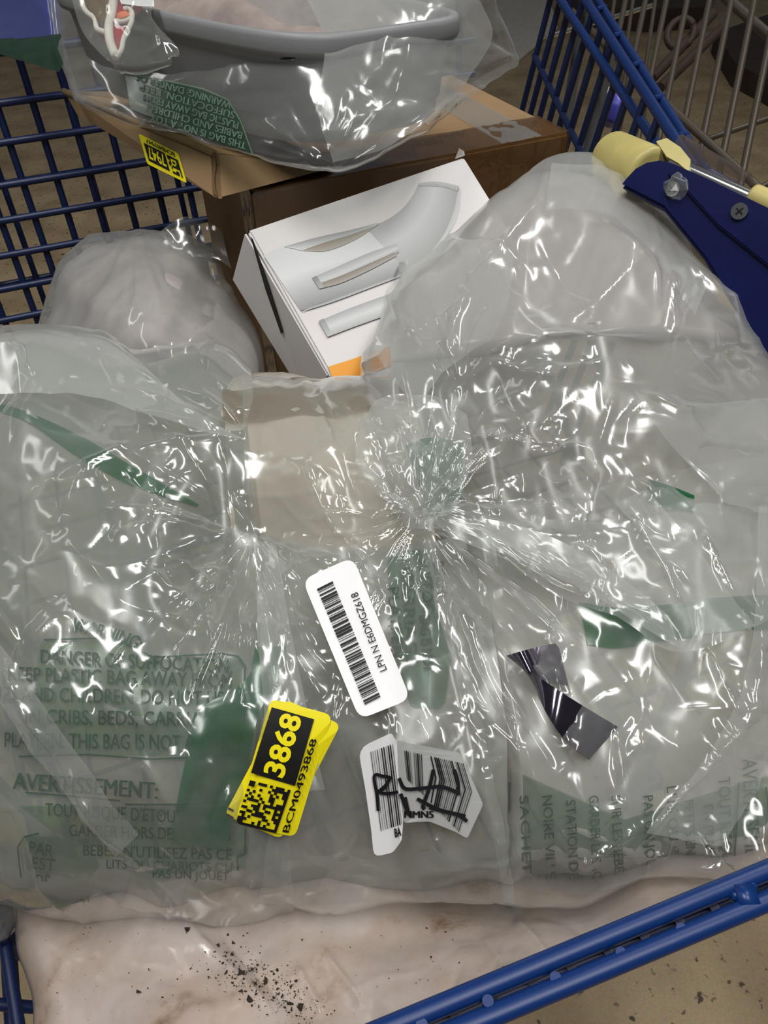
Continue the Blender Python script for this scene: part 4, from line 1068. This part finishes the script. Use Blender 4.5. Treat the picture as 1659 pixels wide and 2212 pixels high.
sheet('inner_layer', midnet, M['milky_mid'], big, d0, .036, 7, roll='l', rollw=.1, rolld=.04, crumple=[(70, .08, 60, .004), (35, .03, 50, .008)], nrand=30, seed=86, ramp=.009, rw=(14, 36), rl=(120, 400), billow=.006)
o, pwP = sheet('body', net, pink, pw, d0, .020, 7, roll='tlrb', rollw=.12, rolld=.07, crumple=[(70, .06, 60, .004), (35, .025, 50, .008)], nrand=28, seed=83, ramp=.009, rw=(14, 36), rl=(120, 400), billow=.006, facet=0.0004, fscale=140)
beige = film_mat('beige_wrap_film', haze=.95, tint=S(230, 221, 206), rough=.2, bump=0, spec=.06)
net = [[(490, 835), (640, 815), (740, 818), (880, 815)], [(490, 920), (640, 910), (740, 905), (900, 900)], [(490, 1020), (640, 1020), (740, 1020), (930, 1010)], [(500, 1130), (640, 1135), (740, 1140), (940, 1120), ], [(510, 1220, .012), (650, 1230, .012), (760, 1230, .012), (950, 1200, .012)], [(520, 1340, .03), (650, 1350, .03), (760, 1350, .03), (960, 1320, .03)]]
net = [[(*p, 0)[:3] for p in r] for r in net]
o, nkP = sheet('body', net, beige, roll_, d0, .030, 5, roll='t', rollw=.14, rolld=.05, crumple=[(60, .06, 60, .004), (28, .03, 50, .006)], nrand=60, seed=84, ramp=.003, rw=(3, 8), rl=(60, 260), billow=.002, angle=0.15, creases=[([(540, 880), (700, 870), (840, 840)], 8, -.006), ([(560, 850), (720, 842), (840, 830)], 6, .005), ([(640, 830), (690, 890), (720, 960)], 6, .006), ([(545, 905), (700, 900), (840, 870)], 6, .004)])
sheet('brown_film_band', [[(482, 838), (640, 818), (740, 820), (880, 815)], [(482, 870), (640, 860), (740, 850), (885, 838)], [(482, 908), (640, 900), (740, 888), (890, 862)]], film_mat('brownish_band', haze=.55, tint=S(150, 134, 108), clear=(.8, .74, .64), rough=.2, bump=0, spec=.07), roll_, d0, .020, 4.5, roll='t', rollw=.25, rolld=.03, crumple=[(30, .06, 50, .004), (14, .03, 40, .006)], nrand=26, seed=87, ramp=.004, rw=(4, 7), rl=(60, 220), angle=-.1)  # film strip added to darken the wrap's top, where brown carton shows through
greyc = film_mat('grey_inner_film', haze=.66, tint=S(186, 190, 182), rough=.25, scale=24, bump=0, spec=.05)
net = [[(555, 1150), (700, 1180), (850, 1180), (1020, 1150)], [(565, 1350), (720, 1350), (880, 1350), (1060, 1330)], [(570, 1600), (720, 1600), (880, 1600), (1090, 1600)], [(560, 1800), (720, 1800), (880, 1800), (1095, 1800)], [(540, 1930), (720, 1935), (880, 1920), (1095, 1915)]]
o, icP = sheet('inner_layer', net, greyc, big, d0, .028, 7, roll='b', rollw=.1, rolld=.05, crumple=[(70, .06, 60, .004), (35, .025, 50, .008)], nrand=24, seed=85, ramp=.007, rw=(10, 28), rl=(100, 400), billow=.004, facet=0.0004, fscale=120, angle=1.35)

ildm, irdm, icdm = DepthMap(ilP, 8, 2), DepthMap(irP, 8, 2), DepthMap(icP, 8, 2)
# --- green print on the left inner bag
pr = Print()
pr.text('WARNING:', (150, 1362), (150, 44), (12, -28), .02, bend=.12)
pr.text('DANGER OF SUFFOCATION.', (88, 1432), (414, 22), (0, -30), .008)
pr.text('KEEP PLASTIC BAG AWAY FROM', (18, 1470), (482, 16), (0, -31), .008)
pr.text('BABIES AND CHILDREN. DO NOT USE', (-60, 1512), (560, 12), (0, -31), .008)
pr.text('IN CRIBS, BEDS, CARRIAGES', (55, 1562), (440, 8), (0, -31), .008)
pr.text('PLAYPEN. THIS BAG IS NOT A TOY.', (10, 1614), (486, 8), (0, -33), .008)
pr.text('AVERTISSEMENT:', (28, 1704), (312, 22), (2, -36), .02)
pr.text('TOUT RISQUE D\'ÉTOUFFEMENT,', (98, 1762), (400, 22), (0, -28), .006)
pr.text('GARDER HORS DE LOIN DES', (150, 1806), (348, 12), (0, -26), .006)
pr.text('BÉBÉS. N\'UTILISEZ PAS CE', (180, 1848), (320, 10), (0, -24), .006)
pr.text('LITS OU CHARIOTS OU', (230, 1876), (272, 8), (0, -20), .006)
pr.text('PAS UN JOUET', (330, 1896), (165, 6), (0, -18), .006)
pr.line([(95, 1382), (240, 1378), (270, 1388), (330, 1420), (480, 1412), (515, 1418), (530, 1440), (528, 1560), (518, 1620), (500, 1632), (330, 1640), (190, 1630), (40, 1634)], 4)
pr.line([(55, 1712), (180, 1722), (260, 1730)], 4); pr.line([(270, 1738), (400, 1738), (500, 1732), (534, 1740)], 4)
pr.line([(530, 1790), (530, 1845), (512, 1850), (514, 1880)], 4)
pr.text('PAR', (62, 1842), (52, 10), (2, -26), .01); pr.text('EST', (68, 1876), (50, 6), (2, -26), .01); pr.text('DE', (76, 1912), (30, 4), (2, -24), .01)
pr.text('BÉBÉS EST', (86, 1984), (110, -52), (8, 26), .01)
pr.line([(42, 1870), (38, 1830), (52, 1808), (84, 1800)], 3.5); pr.line([(42, 1870), (55, 1960)], 3.5)
pr.build('lettering', M['green_ink'], inl, ildm, .003, label='green suffocation warning print')
pr = Print(); pr.poly(rounded([(85, 1385), (270, 1385), (340, 1425), (525, 1420), (522, 1632), (60, 1632)], 15))
pr.poly([(40, 1740), (534, 1745), (530, 1880), (330, 1890), (260, 1850), (120, 1800)])
pr.poly([(46, 1805), (190, 1810), (215, 1870), (130, 1990), (75, 1985)])
pr.build('print_panel', film_mat('pale_green_panel', haze=.30, tint=S(120, 152, 124), clear=(.80, .9, .82), rough=.3, scale=40, bump=0, spec=.03), inl, ildm, .0015)
# folded dark green bands
def ribbon(name, top, bot, mat, parent, dm, eps, k=30, **kw):
    a = catmull(np.array(top, float), np.linspace(0, 1, k)); b = catmull(np.array(bot, float), np.linspace(0, 1, k))
    g = np.linspace(0, 1, 8)[None, :, None]; Q = a[:, None] * (1 - g) + b[:, None] * g
    return grid_obj(name, U3(Q[..., 0], Q[..., 1], dm(Q[..., 0], Q[..., 1]) - eps), mat, parent, **kw)
ribbon('green_band', [(618, 1395), (600, 1470), (560, 1540), (538, 1640), (505, 1760), (492, 1835)], [(552, 1398), (530, 1470), (432, 1535), (402, 1640), (382, 1740), (372, 1822)], M['green_band'], inl, ildm, .006, label='dark green translucent band')
ribbon('green_band', [(-40, 860), (60, 890), (180, 945), (300, 1015), (430, 1090)], [(-40, 880), (60, 912), (165, 985), (290, 1050), (428, 1094)], M['green_band'], inl, ildm, .002)
ribbon('green_band', [(1250, 1300), (1330, 1312), (1450, 1305), (1560, 1290), (1760, 1280)], [(1270, 1392), (1340, 1400), (1450, 1382), (1560, 1365), (1760, 1355)], M['green_band'], inr_, irdm, .002, label='dark green translucent band')
ribbon('green_band', [(1400, 1035), (1450, 1050), (1500, 1070)], [(1395, 1090), (1450, 1100), (1500, 1105)], M['green_band'], inr_, irdm, .002)
ribbon('green_band', [(875, 960), (930, 945), (1000, 955)], [(930, 1120), (960, 1110), (1000, 1060)], M['green_band'], big, icdm, .004)
# sideways print on the right inner bag
pr = Print()
for s, o_, L, hh in (('AVERTISSEMENT', (1604, 1640), 260, 40), ('TOUT RISQUE DE', (1552, 1680), 250, 32), ('EN PLASTIQUE', (1520, 1740), 190, 26), ('PETITS ENFANTS', (1478, 1730), 200, 26), ('LITS OU PARC', (1440, 1700), 210, 28),
                     ('PAS UN JOUET', (1390, 1720), 190, 26), ('SUR LES BÉBÉS', (1320, 1720), 180, 26), ('GARDER LE SAC', (1272, 1720), 180, 26), ('STATION DE', (1222, 1730), 170, 26), ('NOIRE VILLE', (1172, 1720), 180, 26), ('SACHET', (1122, 1720), 170, 24)):
    pr.text(s, o_, (8, L), (hh * .8, -3), .006)
pr.line([(1596, 1690), (1590, 1800), (1585, 1880)], 4); pr.line([(1655, 1700), (1662, 1780)], 4); pr.line([(1100, 1690), (1098, 1880)], 4)
pr.build('lettering', M['green_ink'], inr_, irdm, .003, label='sideways green warning print')
pr = Print(); pr.poly([(1100, 1660), (1350, 1770), (1640, 1680), (1800, 1660), (1800, 1830), (1560, 1850), (1340, 1875), (1105, 1895)])
pr.build('print_panel', film_mat('grey_green_panel', haze=.38, tint=S(118, 142, 122), clear=(.78, .86, .8), rough=.3, scale=40, bump=0, spec=.03), inr_, irdm, .0015)
# upside-down print at the centre fold
pr = Print()
for i, (s, o_, L) in enumerate((('DANGER', (935, 1215), 70), ('SUFFOC', (905, 1205), 120), ('CARRIAGE', (868, 1225), 210), ('PLAYPEN', (838, 1270), 150), ('BAG IS NOT', (905, 1330), 120))):
    pr.text(s, o_, (10, L), (24, -2), .012)
pr.build('lettering', ink('deep_green_print', S(34, 62, 48), .75), big, icdm, .003)
pr = Print(); pr.poly(rounded([(835, 1205), (900, 1185), (945, 1195), (935, 1290), (975, 1420), (960, 1530), (890, 1530), (850, 1400)], 14))
pr.build('print_panel', film_mat('centre_green_panel', haze=.4, tint=S(84, 122, 96), clear=(.66, .8, .7), rough=.3, scale=40, bump=0, spec=.03), big, icdm, .0015)
# dark mylar strips
def my(x, y): return d0(x, y) + .004
def mstrip(name, top, bot, curl, **kw):
    a = catmull(np.array(top, float), np.linspace(0, 1, 20)); b = catmull(np.array(bot, float), np.linspace(0, 1, 20))
    g = np.linspace(0, 1, 10)[None, :, None]; Q = a[:, None] * (1 - g) + b[:, None] * g
    s = np.linspace(0, 1, 20)[:, None]
    D = my(Q[..., 0], Q[..., 1]) - curl * np.sin(s * np.pi * 1.4) * (1 - .3 * g[..., 0]) 
    return grid_obj(name, U3(Q[..., 0], Q[..., 1], D), M['mylar'], None, **kw)
mstrip('mylar_strip', [(1094, 1416), (1140, 1403), (1205, 1388)], [(1108, 1428), (1165, 1470), (1228, 1482)], .012, label='short folded dark silver mylar strip above the longer one', cat='strip')
mstrip('mylar_strip', [(1112, 1426), (1190, 1480), (1260, 1525), (1335, 1570)], [(1150, 1470), (1180, 1540), (1225, 1605), (1272, 1642)], .016, label='long curled dark silver mylar strip inside the clear bag', cat='strip')

# --- outer clear film
CL, CR = (548, 1165), (905, 1125)       # gathered points left and right of the middle
net = [[(-160, 720), (-40, 722), (75, 705), (200, 722), (280, 765), (460, 746), (538, 800)], [(-160, 860), (-30, 860), (80, 850), (200, 850), (300, 860), (450, 850), (545, 862)],
       [(-160, 1000), (-30, 1000), (90, 1000), (210, 1000), (320, 1000), (450, 990), (530, 960)], [(-160, 1180), (-30, 1180), (90, 1180), (220, 1170), (340, 1165), (460, 1150), (548, 1120)],
       [(-160, 1350), (-30, 1350), (90, 1350), (230, 1340), (360, 1330), (480, 1310), (572, 1280)], [(-160, 1560), (-30, 1560), (100, 1560), (240, 1560), (370, 1550), (490, 1530), (600, 1500)],
       [(-160, 1760), (-20, 1770), (110, 1770), (250, 1770), (380, 1765), (500, 1755), (610, 1740)], [(-150, 1880), (0, 1930), (120, 1970), (260, 1985), (390, 1992), (520, 1985), (620, 1960)]]
cre = (radial(CL, (95, 100, 106, 113, 122, 133, 145, 158, 170, 180, 190, 200, 214, 228, 245), 6, 420, 9, .010, 5) +
       radial((530, 955), (165, 178, 190, 200, 212, 225, 240), 4, 330, 9, .009, 6) +
       [([(75, 706), (200, 760), (330, 830), (450, 880), (530, 950)], 10, .012), ([(0, 720), (60, 760), (75, 830)], 9, .009), ([(200, 722), (260, 760), (300, 800)], 8, .008), ([(460, 746), (450, 820), (520, 870)], 8, .008),
        ([(0, 1100), (150, 1040), (300, 985)], 7, .007), ([(0, 1400), (90, 1540), (160, 1680), (240, 1790), (340, 1870)], 13, .014), ([(20, 1480), (110, 1620), (190, 1740)], 8, -.008),
        ([(0, 1290), (60, 1400), (20, 1520)], 8, .008), ([(150, 1170), (260, 1300), (440, 1370)], 8, .009), ([(300, 1230), (400, 1310), (460, 1350)], 8, .010), ([(460, 1230), (450, 1330), (462, 1390)], 7, .009),
        ([(340, 1500), (400, 1580), (430, 1600)], 9, .008), ([(160, 1880), (300, 1950), (520, 1990)], 9, .007), ([(40, 1700), (100, 1900), (200, 1990)], 9, .008)])
o, fl_P = sheet('left_lobe', net, M['film'], big, d0, 0, 5.0, roll='tb', rollw=.05, rolld=.05, crumple=CR1, nrand=129, seed=91, ramp=.006, rw=(4, 11), rl=(50, 260), facet=0.0009, fscale=95, billow=.003, creases=cre)
net = [[(870, 575), (930, 535), (1000, 490), (1090, 415), (1190, 341), (1330, 362), (1400, 395), (1440, 425)], [(835, 680), (920, 655), (1010, 625), (1110, 580), (1230, 540), (1350, 550), (1460, 565), (1560, 590)], [(815, 790), (910, 775), (1010, 760), (1120, 748), (1260, 740), (1390, 740), (1520, 740), (1655, 740)],
       [(825, 900), (910, 892), (1020, 890), (1140, 890), (1280, 890), (1420, 890), (1560, 885), (1720, 880)], [(850, 1010), (930, 1012), (1040, 1018), (1160, 1025), (1300, 1035), (1430, 1040), (1580, 1035), (1760, 1030)], [(880, 1090), (960, 1100), (1070, 1120), (1190, 1150), (1320, 1190), (1450, 1210), (1600, 1190), (1760, 1150)], [(898, 1135), (985, 1168), (1110, 1215), (1240, 1275), (1350, 1345), (1470, 1405), (1610, 1352), (1760, 1250)]]
cre = (radial((905, 1110), (250, 258, 266, 275, 284, 293, 302, 312, 322, 334, 346, 356, 5, 16, 26, 36), 6, 460, 9, .011, 7) + radial((990, 820), (230, 250, 270, 300, 330, 350), 4, 260, 9, .009, 8) +
       [([(1190, 345), (1170, 440), (1080, 560), (1000, 620)], 12, .012), ([(1330, 365), (1420, 440), (1540, 600), (1600, 690)], 10, .010), ([(930, 520), (1080, 545), (1160, 600)], 8, .010), ([(990, 620), (1010, 650), (970, 760), (985, 775)], 9, .012),
        ([(1000, 800), (1200, 740), (1450, 725)], 9, .010), ([(1450, 600), (1452, 720)], 8, .009), ([(1050, 790), (1180, 830), (1330, 770)], 10, .010), ([(1030, 850), (1160, 800), (1330, 770)], 8, -.007),
        ([(1000, 940), (1200, 960), (1300, 1000)], 9, .010), ([(1110, 970), (1270, 985), (1310, 1040)], 9, .011), ([(1370, 850), (1450, 900), (1560, 880)], 9, .009), ([(1440, 870), (1500, 950), (1640, 980)], 9, .010), ([(1250, 480), (1400, 600), (1430, 700)], 10, .009),
        ([(1230, 700), (1350, 610), (1350, 560)], 7, .009), ([(1470, 560), (1560, 660), (1590, 740)], 9, .009)])
o, fr_P = sheet('right_lobe', net, M['film_hazy'], big, d0, -.006, 5.0, roll='tlr', rollw=.09, rolld=.07, crumple=CR1, nrand=156, seed=92, ramp=.006, rw=(4, 11), rl=(50, 280), facet=0.0010, fscale=95, billow=.004, creases=cre)
net = [[(900, 1140), (1000, 1120), (1180, 1080), (1380, 1040), (1560, 1000), (1800, 960)], [(960, 1300), (1060, 1280), (1210, 1260), (1390, 1240), (1570, 1220), (1800, 1200)], [(1010, 1480), (1100, 1470), (1240, 1460), (1400, 1450), (1580, 1440), (1800, 1420)],
       [(1050, 1680), (1130, 1670), (1260, 1660), (1410, 1650), (1580, 1640), (1800, 1620)], [(1088, 1900), (1150, 1900), (1280, 1880), (1420, 1860), (1590, 1840), (1800, 1790)], [(1095, 1960), (1160, 1962), (1290, 1930), (1430, 1895), (1600, 1875), (1800, 1840)]]
cre = (radial((905, 1130), (10, 18, 26, 33, 40, 48, 56, 62, 68), 6, 640, 10, .013, 9) +
       [([(1000, 1170), (1180, 1220), (1330, 1320), (1470, 1400)], 12, .015), ([(1330, 1100), (1400, 1220), (1480, 1380), (1460, 1405)], 10, .015), ([(1420, 1230), (1500, 1310), (1510, 1400)], 9, .013), ([(1480, 1150), (1560, 1290), (1620, 1350)], 9, .014), ([(1640, 1180), (1625, 1340), (1580, 1560), (1480, 1690), (1340, 1850)], 10, .013),
        ([(1520, 1400), (1565, 1550), (1580, 1570)], 8, .010), ([(1095, 1940), (1080, 1800), (1020, 1620), (960, 1420)], 12, .010), ([(1330, 1560), (1340, 1680), (1345, 1740)], 8, .008), ([(1180, 1740), (1260, 1850), (1400, 1760)], 9, .009), ([(1370, 1850), (1430, 1840), (1450, 1775)], 7, .008)])
o, fb_P = sheet('lower_lobe', net, M['film'], big, d0, .004, 5.0, roll='b', rollw=.05, rolld=.03, crumple=CR1, nrand=102, seed=93, ramp=.006, rw=(4, 11), rl=(50, 280), facet=0.0008, fscale=100, billow=.003, creases=cre)
net = [[(525, 830), (640, 812), (750, 815), (860, 820)], [(528, 960), (640, 950), (750, 950), (870, 950)], [(545, 1120), (650, 1110), (770, 1110), (900, 1100)], [(560, 1260), (680, 1260), (800, 1260), (950, 1240)], [(580, 1450), (700, 1450), (840, 1450), (1010, 1430)], [(590, 1680), (720, 1680), (870, 1680), (1060, 1660)], [(570, 1880), (720, 1900), (880, 1900), (1098, 1900)], [(560, 1955), (720, 1965), (880, 1950), (1100, 1945)]]
cre = (radial(CL, (60, 70, 78, 84, 90, 40, 25), 6, 420, 7, .009, 10) + radial(CR, (95, 105, 115, 125, 140, 155, 170, 185, 200, 215, 230, 80, 70), 6, 330, 7, .009, 11) +
       [([(690, 840), (720, 950), (760, 1060), (800, 1110)], 6, .008), ([(700, 1100), (760, 1190), (850, 1330)], 8, .011), ([(640, 1220), (620, 1290), (660, 1400), (720, 1480)], 7, .009), ([(660, 1000), (690, 1080), (740, 1160)], 8, .008), ([(860, 1230), (930, 1310), (980, 1290)], 7, .009), ([(985, 1300), (1010, 1450), (1080, 1640)], 8, .010), ([(850, 1540), (900, 1560), (930, 1620)], 8, .009)])
o, fc_P = sheet('middle_panel', net, M['film'], big, d0, -.001, 5.0, roll='tb', rollw=.05, rolld=.04, crumple=CR2, nrand=115, seed=94, ramp=.0045, rw=(4, 11), rl=(50, 240), facet=0.0006, fscale=80, billow=.002, creases=cre)
# crumpled frill of film standing up at the right gather
net = [[(790, 900), (850, 850), (930, 860), (1010, 900)], [(770, 980), (850, 960), (930, 980), (1020, 1000)], [(800, 1060), (860, 1060), (930, 1070), (990, 1080)], [(870, 1140), (900, 1145), (930, 1145), (960, 1140)]]
sheet('gathered_frill', net, M['film_hazy'], big, d0, -.020, 4.5, crumple=CR2, nrand=32, seed=95, ramp=.008, rw=(5, 11), rl=(50, 180), facet=0.0012, fscale=50, creases=radial((910, 1135), range(200, 350, 9), 4, 290, 6, .012, 12))

# folded-over flaps of the same film
flaps = [
 ([[(-160, 722), (-40, 724), (80, 712), (200, 728), (290, 770)], [(-160, 780), (-40, 780), (90, 780), (260, 820), (400, 870)], [(-160, 850), (-40, 850), (100, 850), (300, 890), (528, 952)]], -.010, 't', 101),
 ([[(905, 1120), (1100, 1130), (1290, 1210), (1440, 1330)], [(930, 1150), (1100, 1200), (1280, 1290), (1460, 1397)]], -.014, '', 102),
 ([[(1330, 1090), (1420, 1190), (1480, 1300), (1500, 1400)], [(1400, 1060), (1500, 1180), (1580, 1290), (1625, 1350)]], -.012, '', 103),
 ([[(-60, 1320), (60, 1470), (160, 1620), (300, 1800)], [(-60, 1440), (30, 1560), (120, 1700), (250, 1850)]], -.010, '', 104),
 ([[(548, 1165), (560, 1400), (585, 1700)], [(596, 1180), (640, 1420), (700, 1700)]], -.004, '', 105),
 ([[(1192, 352), (1330, 370), (1432, 432), (1540, 590)], [(1180, 450), (1320, 470), (1420, 560), (1500, 680)]], -.008, '', 106),
 ([[(1640, 1100), (1622, 1400), (1570, 1560), (1400, 1800)], [(1780, 1100), (1780, 1400), (1700, 1600), (1560, 1820)]], -.012, '', 107),
 ([[(830, 640), (900, 545), (1000, 520), (1110, 540)], [(815, 760), (920, 700), (1010, 640), (1100, 640)], [(900, 880), (960, 800), (1000, 770), (1060, 740)]], -.012, '', 108),
 ([[(1370, 845), (1450, 880), (1560, 870), (1700, 850)], [(1440, 950), (1500, 960), (1600, 980), (1720, 980)], [(1560, 1080), (1600, 1090), (1660, 1100), (1740, 1090)]], -.012, '', 109)]
for net, of, rl_, sd in flaps:
    sheet('film_flap', net, M['film_white'] if sd == 101 else M['film_hazy'], big, d0, of, 5.0, roll=rl_, rollw=.15, rolld=.03, crumple=CR2, nrand=14, seed=sd, ramp=.004, rw=(5, 12), rl=(50, 200))

# --- labels on the middle panel
fdm = DepthMap(fc_P, 8, 1)
Z = lambda *p: [(460 + .3737 * x, 1180 + .3737 * y) for x, y in p]
q = [(653, 1252), (762, 1203), (887, 1510), (777, 1554)]
ld = quad_fit(fdm, q, .002)
lab = patch('barcode_label', rounded(q, 26), M['label_white'], big, ld, label='white barcode label printed LPN N E6DMGZ618')
pr = Print(); r_ = np.random.default_rng(12)
o_, xv_, yv_ = np.array((822., 1505.)), np.array((716. - 822, 1249. - 1505)), np.array((788. - 822, 1522. - 1505))
x = 0
while x < .985:
    w = r_.choice([.006, .006, .012, .018]); pr.quad(o_, xv_, yv_, x, min(1, x + w), 0, 1); x += w + r_.choice([.006, .006, .010, .016])
pr.text('LPN N E6DMGZ618', (836, 1446), (-64, -168), (-15, 6), 0)
pr.build('print', M['black'], lab, ld, .0012)
# two yellow stickers, one on the other
q = Z((420, 885), (738, 1030), (395, 1692), (66, 1552)); yd = quad_fit(fdm, q, .002)
patch('number_sticker', rounded(q, 16), M['label_yellow'], big, yd, label='yellow sticker mostly covered by the 3868 sticker')
pr = Print(); A, B, C, D = map(np.array, Z((90, 1548), (150, 1585), (110, 1580), (180, 1625)))
pr.line(Z((80, 1550), (118, 1572)), 5); pr.line(Z((88, 1515), (120, 1530)), 5)
pr.build('print', M['black'], big, yd, .001)
q2 = Z((335, 880), (690, 975), (475, 1682), (122, 1602)); yd2 = lambda x, y: yd(x, y) - .0012
ys = patch('number_sticker', rounded(q2, 18), M['label_yellow'], big, yd2, label='yellow sticker printed 3868 in a black block')
pr = Print(); pr.poly(Z((340, 930), (585, 1000), (475, 1385), (220, 1310)))
o_, = Z((365, 1660)); o_ = np.array(o_); a1, = Z((450, 1410)); a2, = Z((130, 1602)); xv_ = np.array(a1) - o_; yv_ = np.array(a2) - o_
nx_, ny_ = 16, 14; r_ = np.random.default_rng(4)
for i in range(nx_):
    for j in range(ny_):
        if j == 0 or i == 0 or (i == nx_ - 1 and j % 2 == 0) or (j == ny_ - 1 and i % 2 == 0) or r_.random() < .5:
            pr.quad(o_, xv_, yv_, i / nx_, (i + 1) / nx_, j / ny_, (j + 1) / ny_)
b0, = Z((438, 1655)); b1, = Z((602, 1118)); b2, = Z((400, 1650))
pr.text('BCM0493868', b0, np.array(b1) - np.array(b0), (np.array(b2) - np.array(b0)) * 1.0, .02)
pr.build('print', M['black'], ys, yd2, .0010)
pr = Print(); t0, = Z((402, 1342)); t1, = Z((514, 990)); t2, = Z((290, 1308))
pr.text('3868', t0, np.array(t1) - np.array(t0), np.array(t2) - np.array(t0), .03)
pr.build('lettering', M['label_yellow'], ys, yd2, .0018)
# torn and folded barcode label
qa = Z((846, 1165), (1032, 1078), (1062, 1130), (1075, 1350), (1100, 1580), (1092, 1700), (1040, 1770), (930, 1797), (915, 1640), (880, 1400), (850, 1230))
cd = quad_fit(fdm, Z((846, 1080), (1540, 1080), (1540, 1790), (846, 1790)), .004)
fold = lambda x, y: cd(x, y) - .006 * np.exp(-np.abs(x - (856 + (y - 1600) * .05)) / 22)
la = patch('torn_label', rounded(qa, [22, 6, 4, 4, 4, 8, 6, 16, 4, 4, 10], 4), M['label_white'], big, fold, label='white barcode label creased down the middle and scribbled on with marker')
qb = Z((1062, 1120), (1130, 1138), (1425, 1192), (1490, 1330), (1562, 1492), (1470, 1690), (1400, 1650), (1250, 1590), (1105, 1600), (1080, 1400))
fold2 = lambda x, y: cd(x, y) - .006 * np.exp(-np.abs(x - (856 + (y - 1600) * .05)) / 22) + .004 * np.clip((x - 960) / 80, 0, 1)
lb2 = patch('torn_label', rounded(qb, 6, 4), film_mat('wet_label_paper', haze=.78, tint=S(226, 226, 224), rough=.3, scale=30, bump=0, spec=.06), big, fold2)
pr = Print(); r_ = np.random.default_rng(9)
for k, x in enumerate(np.linspace(0, 1, 11)):
    p = Z((912 + x * 125, 1188 - x * 45), (972 + x * 120, 1645 - x * 38)); pr.line(p, r_.choice([.8, 1.4, 2.4, 1.0]))
pr.text('BA', Z((1052, 1682))[0], (14, -4), (-2, -18), .03)
pr.build('print', M['black'], la, fold, .0012)
pr = Print()
for x in np.linspace(0, 1, 34):
    a, = Z((1085 + x * 360, 1175 + x * 80)); b, = Z((1105 + x * 330, 1330 + x * 320)) if x < .4 else Z((1110 + x * 310, 1330 + x * 320)); c, = Z((1095 + x * 400, 1260 + x * 160))
    if r_.random() < .85: pr.line([a, c, b] if x > .45 else [a, b], r_.choice([.9, 1.6, 2.8, 1.2]))
pr.text('NMN5', Z((1108, 1570))[0], (62, 0), (0, -15), .03)
pr.build('print', M['black'], lb2, fold2, .0012)
pr = Print()
for s in ([(955, 1530), (948, 1440), (932, 1350), (940, 1320), (985, 1330), (1020, 1340), (990, 1400), (955, 1420), (1010, 1430), (1070, 1420)], [(955, 1420), (1000, 1380), (1030, 1330)]): pr.stroke(Z(*s), 7)
pr.build('marker_scrawl', M['marker'], la, fold, .0020)
pr = Print()
for s in ([(1075, 1340), (1110, 1400), (1200, 1400), (1320, 1390), (1420, 1425)], [(1275, 1290), (1250, 1400), (1215, 1500), (1225, 1520)], [(1395, 1290), (1415, 1360), (1420, 1440)], [(1180, 1460), (1300, 1520), (1420, 1555), (1470, 1590)], [(1085, 1430), (1130, 1550), (1110, 1450)], [(1250, 1510), (1330, 1530), (1460, 1560)]): pr.stroke(Z(*s), 8)
pr.build('marker_scrawl', M['marker'], lb2, fold2, .0020)

# ---------- film bag corner at the lower left edge
lc = thing('plastic_bag', U3(10, 2000, .55), 'wrinkled clear bag end poking in at the lower left picture edge', 'plastic bag')
sheet('film', [[(-120, 1860), (-40, 1880), (10, 1900)], [(-120, 1950), (-40, 1950), (40, 1950)], [(-120, 2020), (-40, 2030), (30, 2005)], [(-120, 2050), (-50, 2050), (0, 2036)]], film_mat('milky_corner_film', haze=.35, rough=.15, scale=40, bump=.5, spec=.09), lc, lambda x, y: .545 + 0 * x, 0, 4, roll='r', rollw=.15, rolld=.03, nrand=16, seed=99, ramp=.006, rw=(5, 12), rl=(40, 120), facet=0.0012, fscale=50)
# near-left cart wires behind it
for a, b in (((-60, 2040, .60), (90, 2052, .62)), ((-60, 2165, .58), (100, 2178, .60)), ((-60, 2290, .56), (120, 2300, .58))):
    bar('wire', U3(*a), U3(*b), .0045, M['blue_wire'], cart, 10)
for x in (12, -60): bar('wire', U3(x, 1950, .66), U3(x + 22, 2300, .60), .0065, M['blue_wire'], cart, 10)
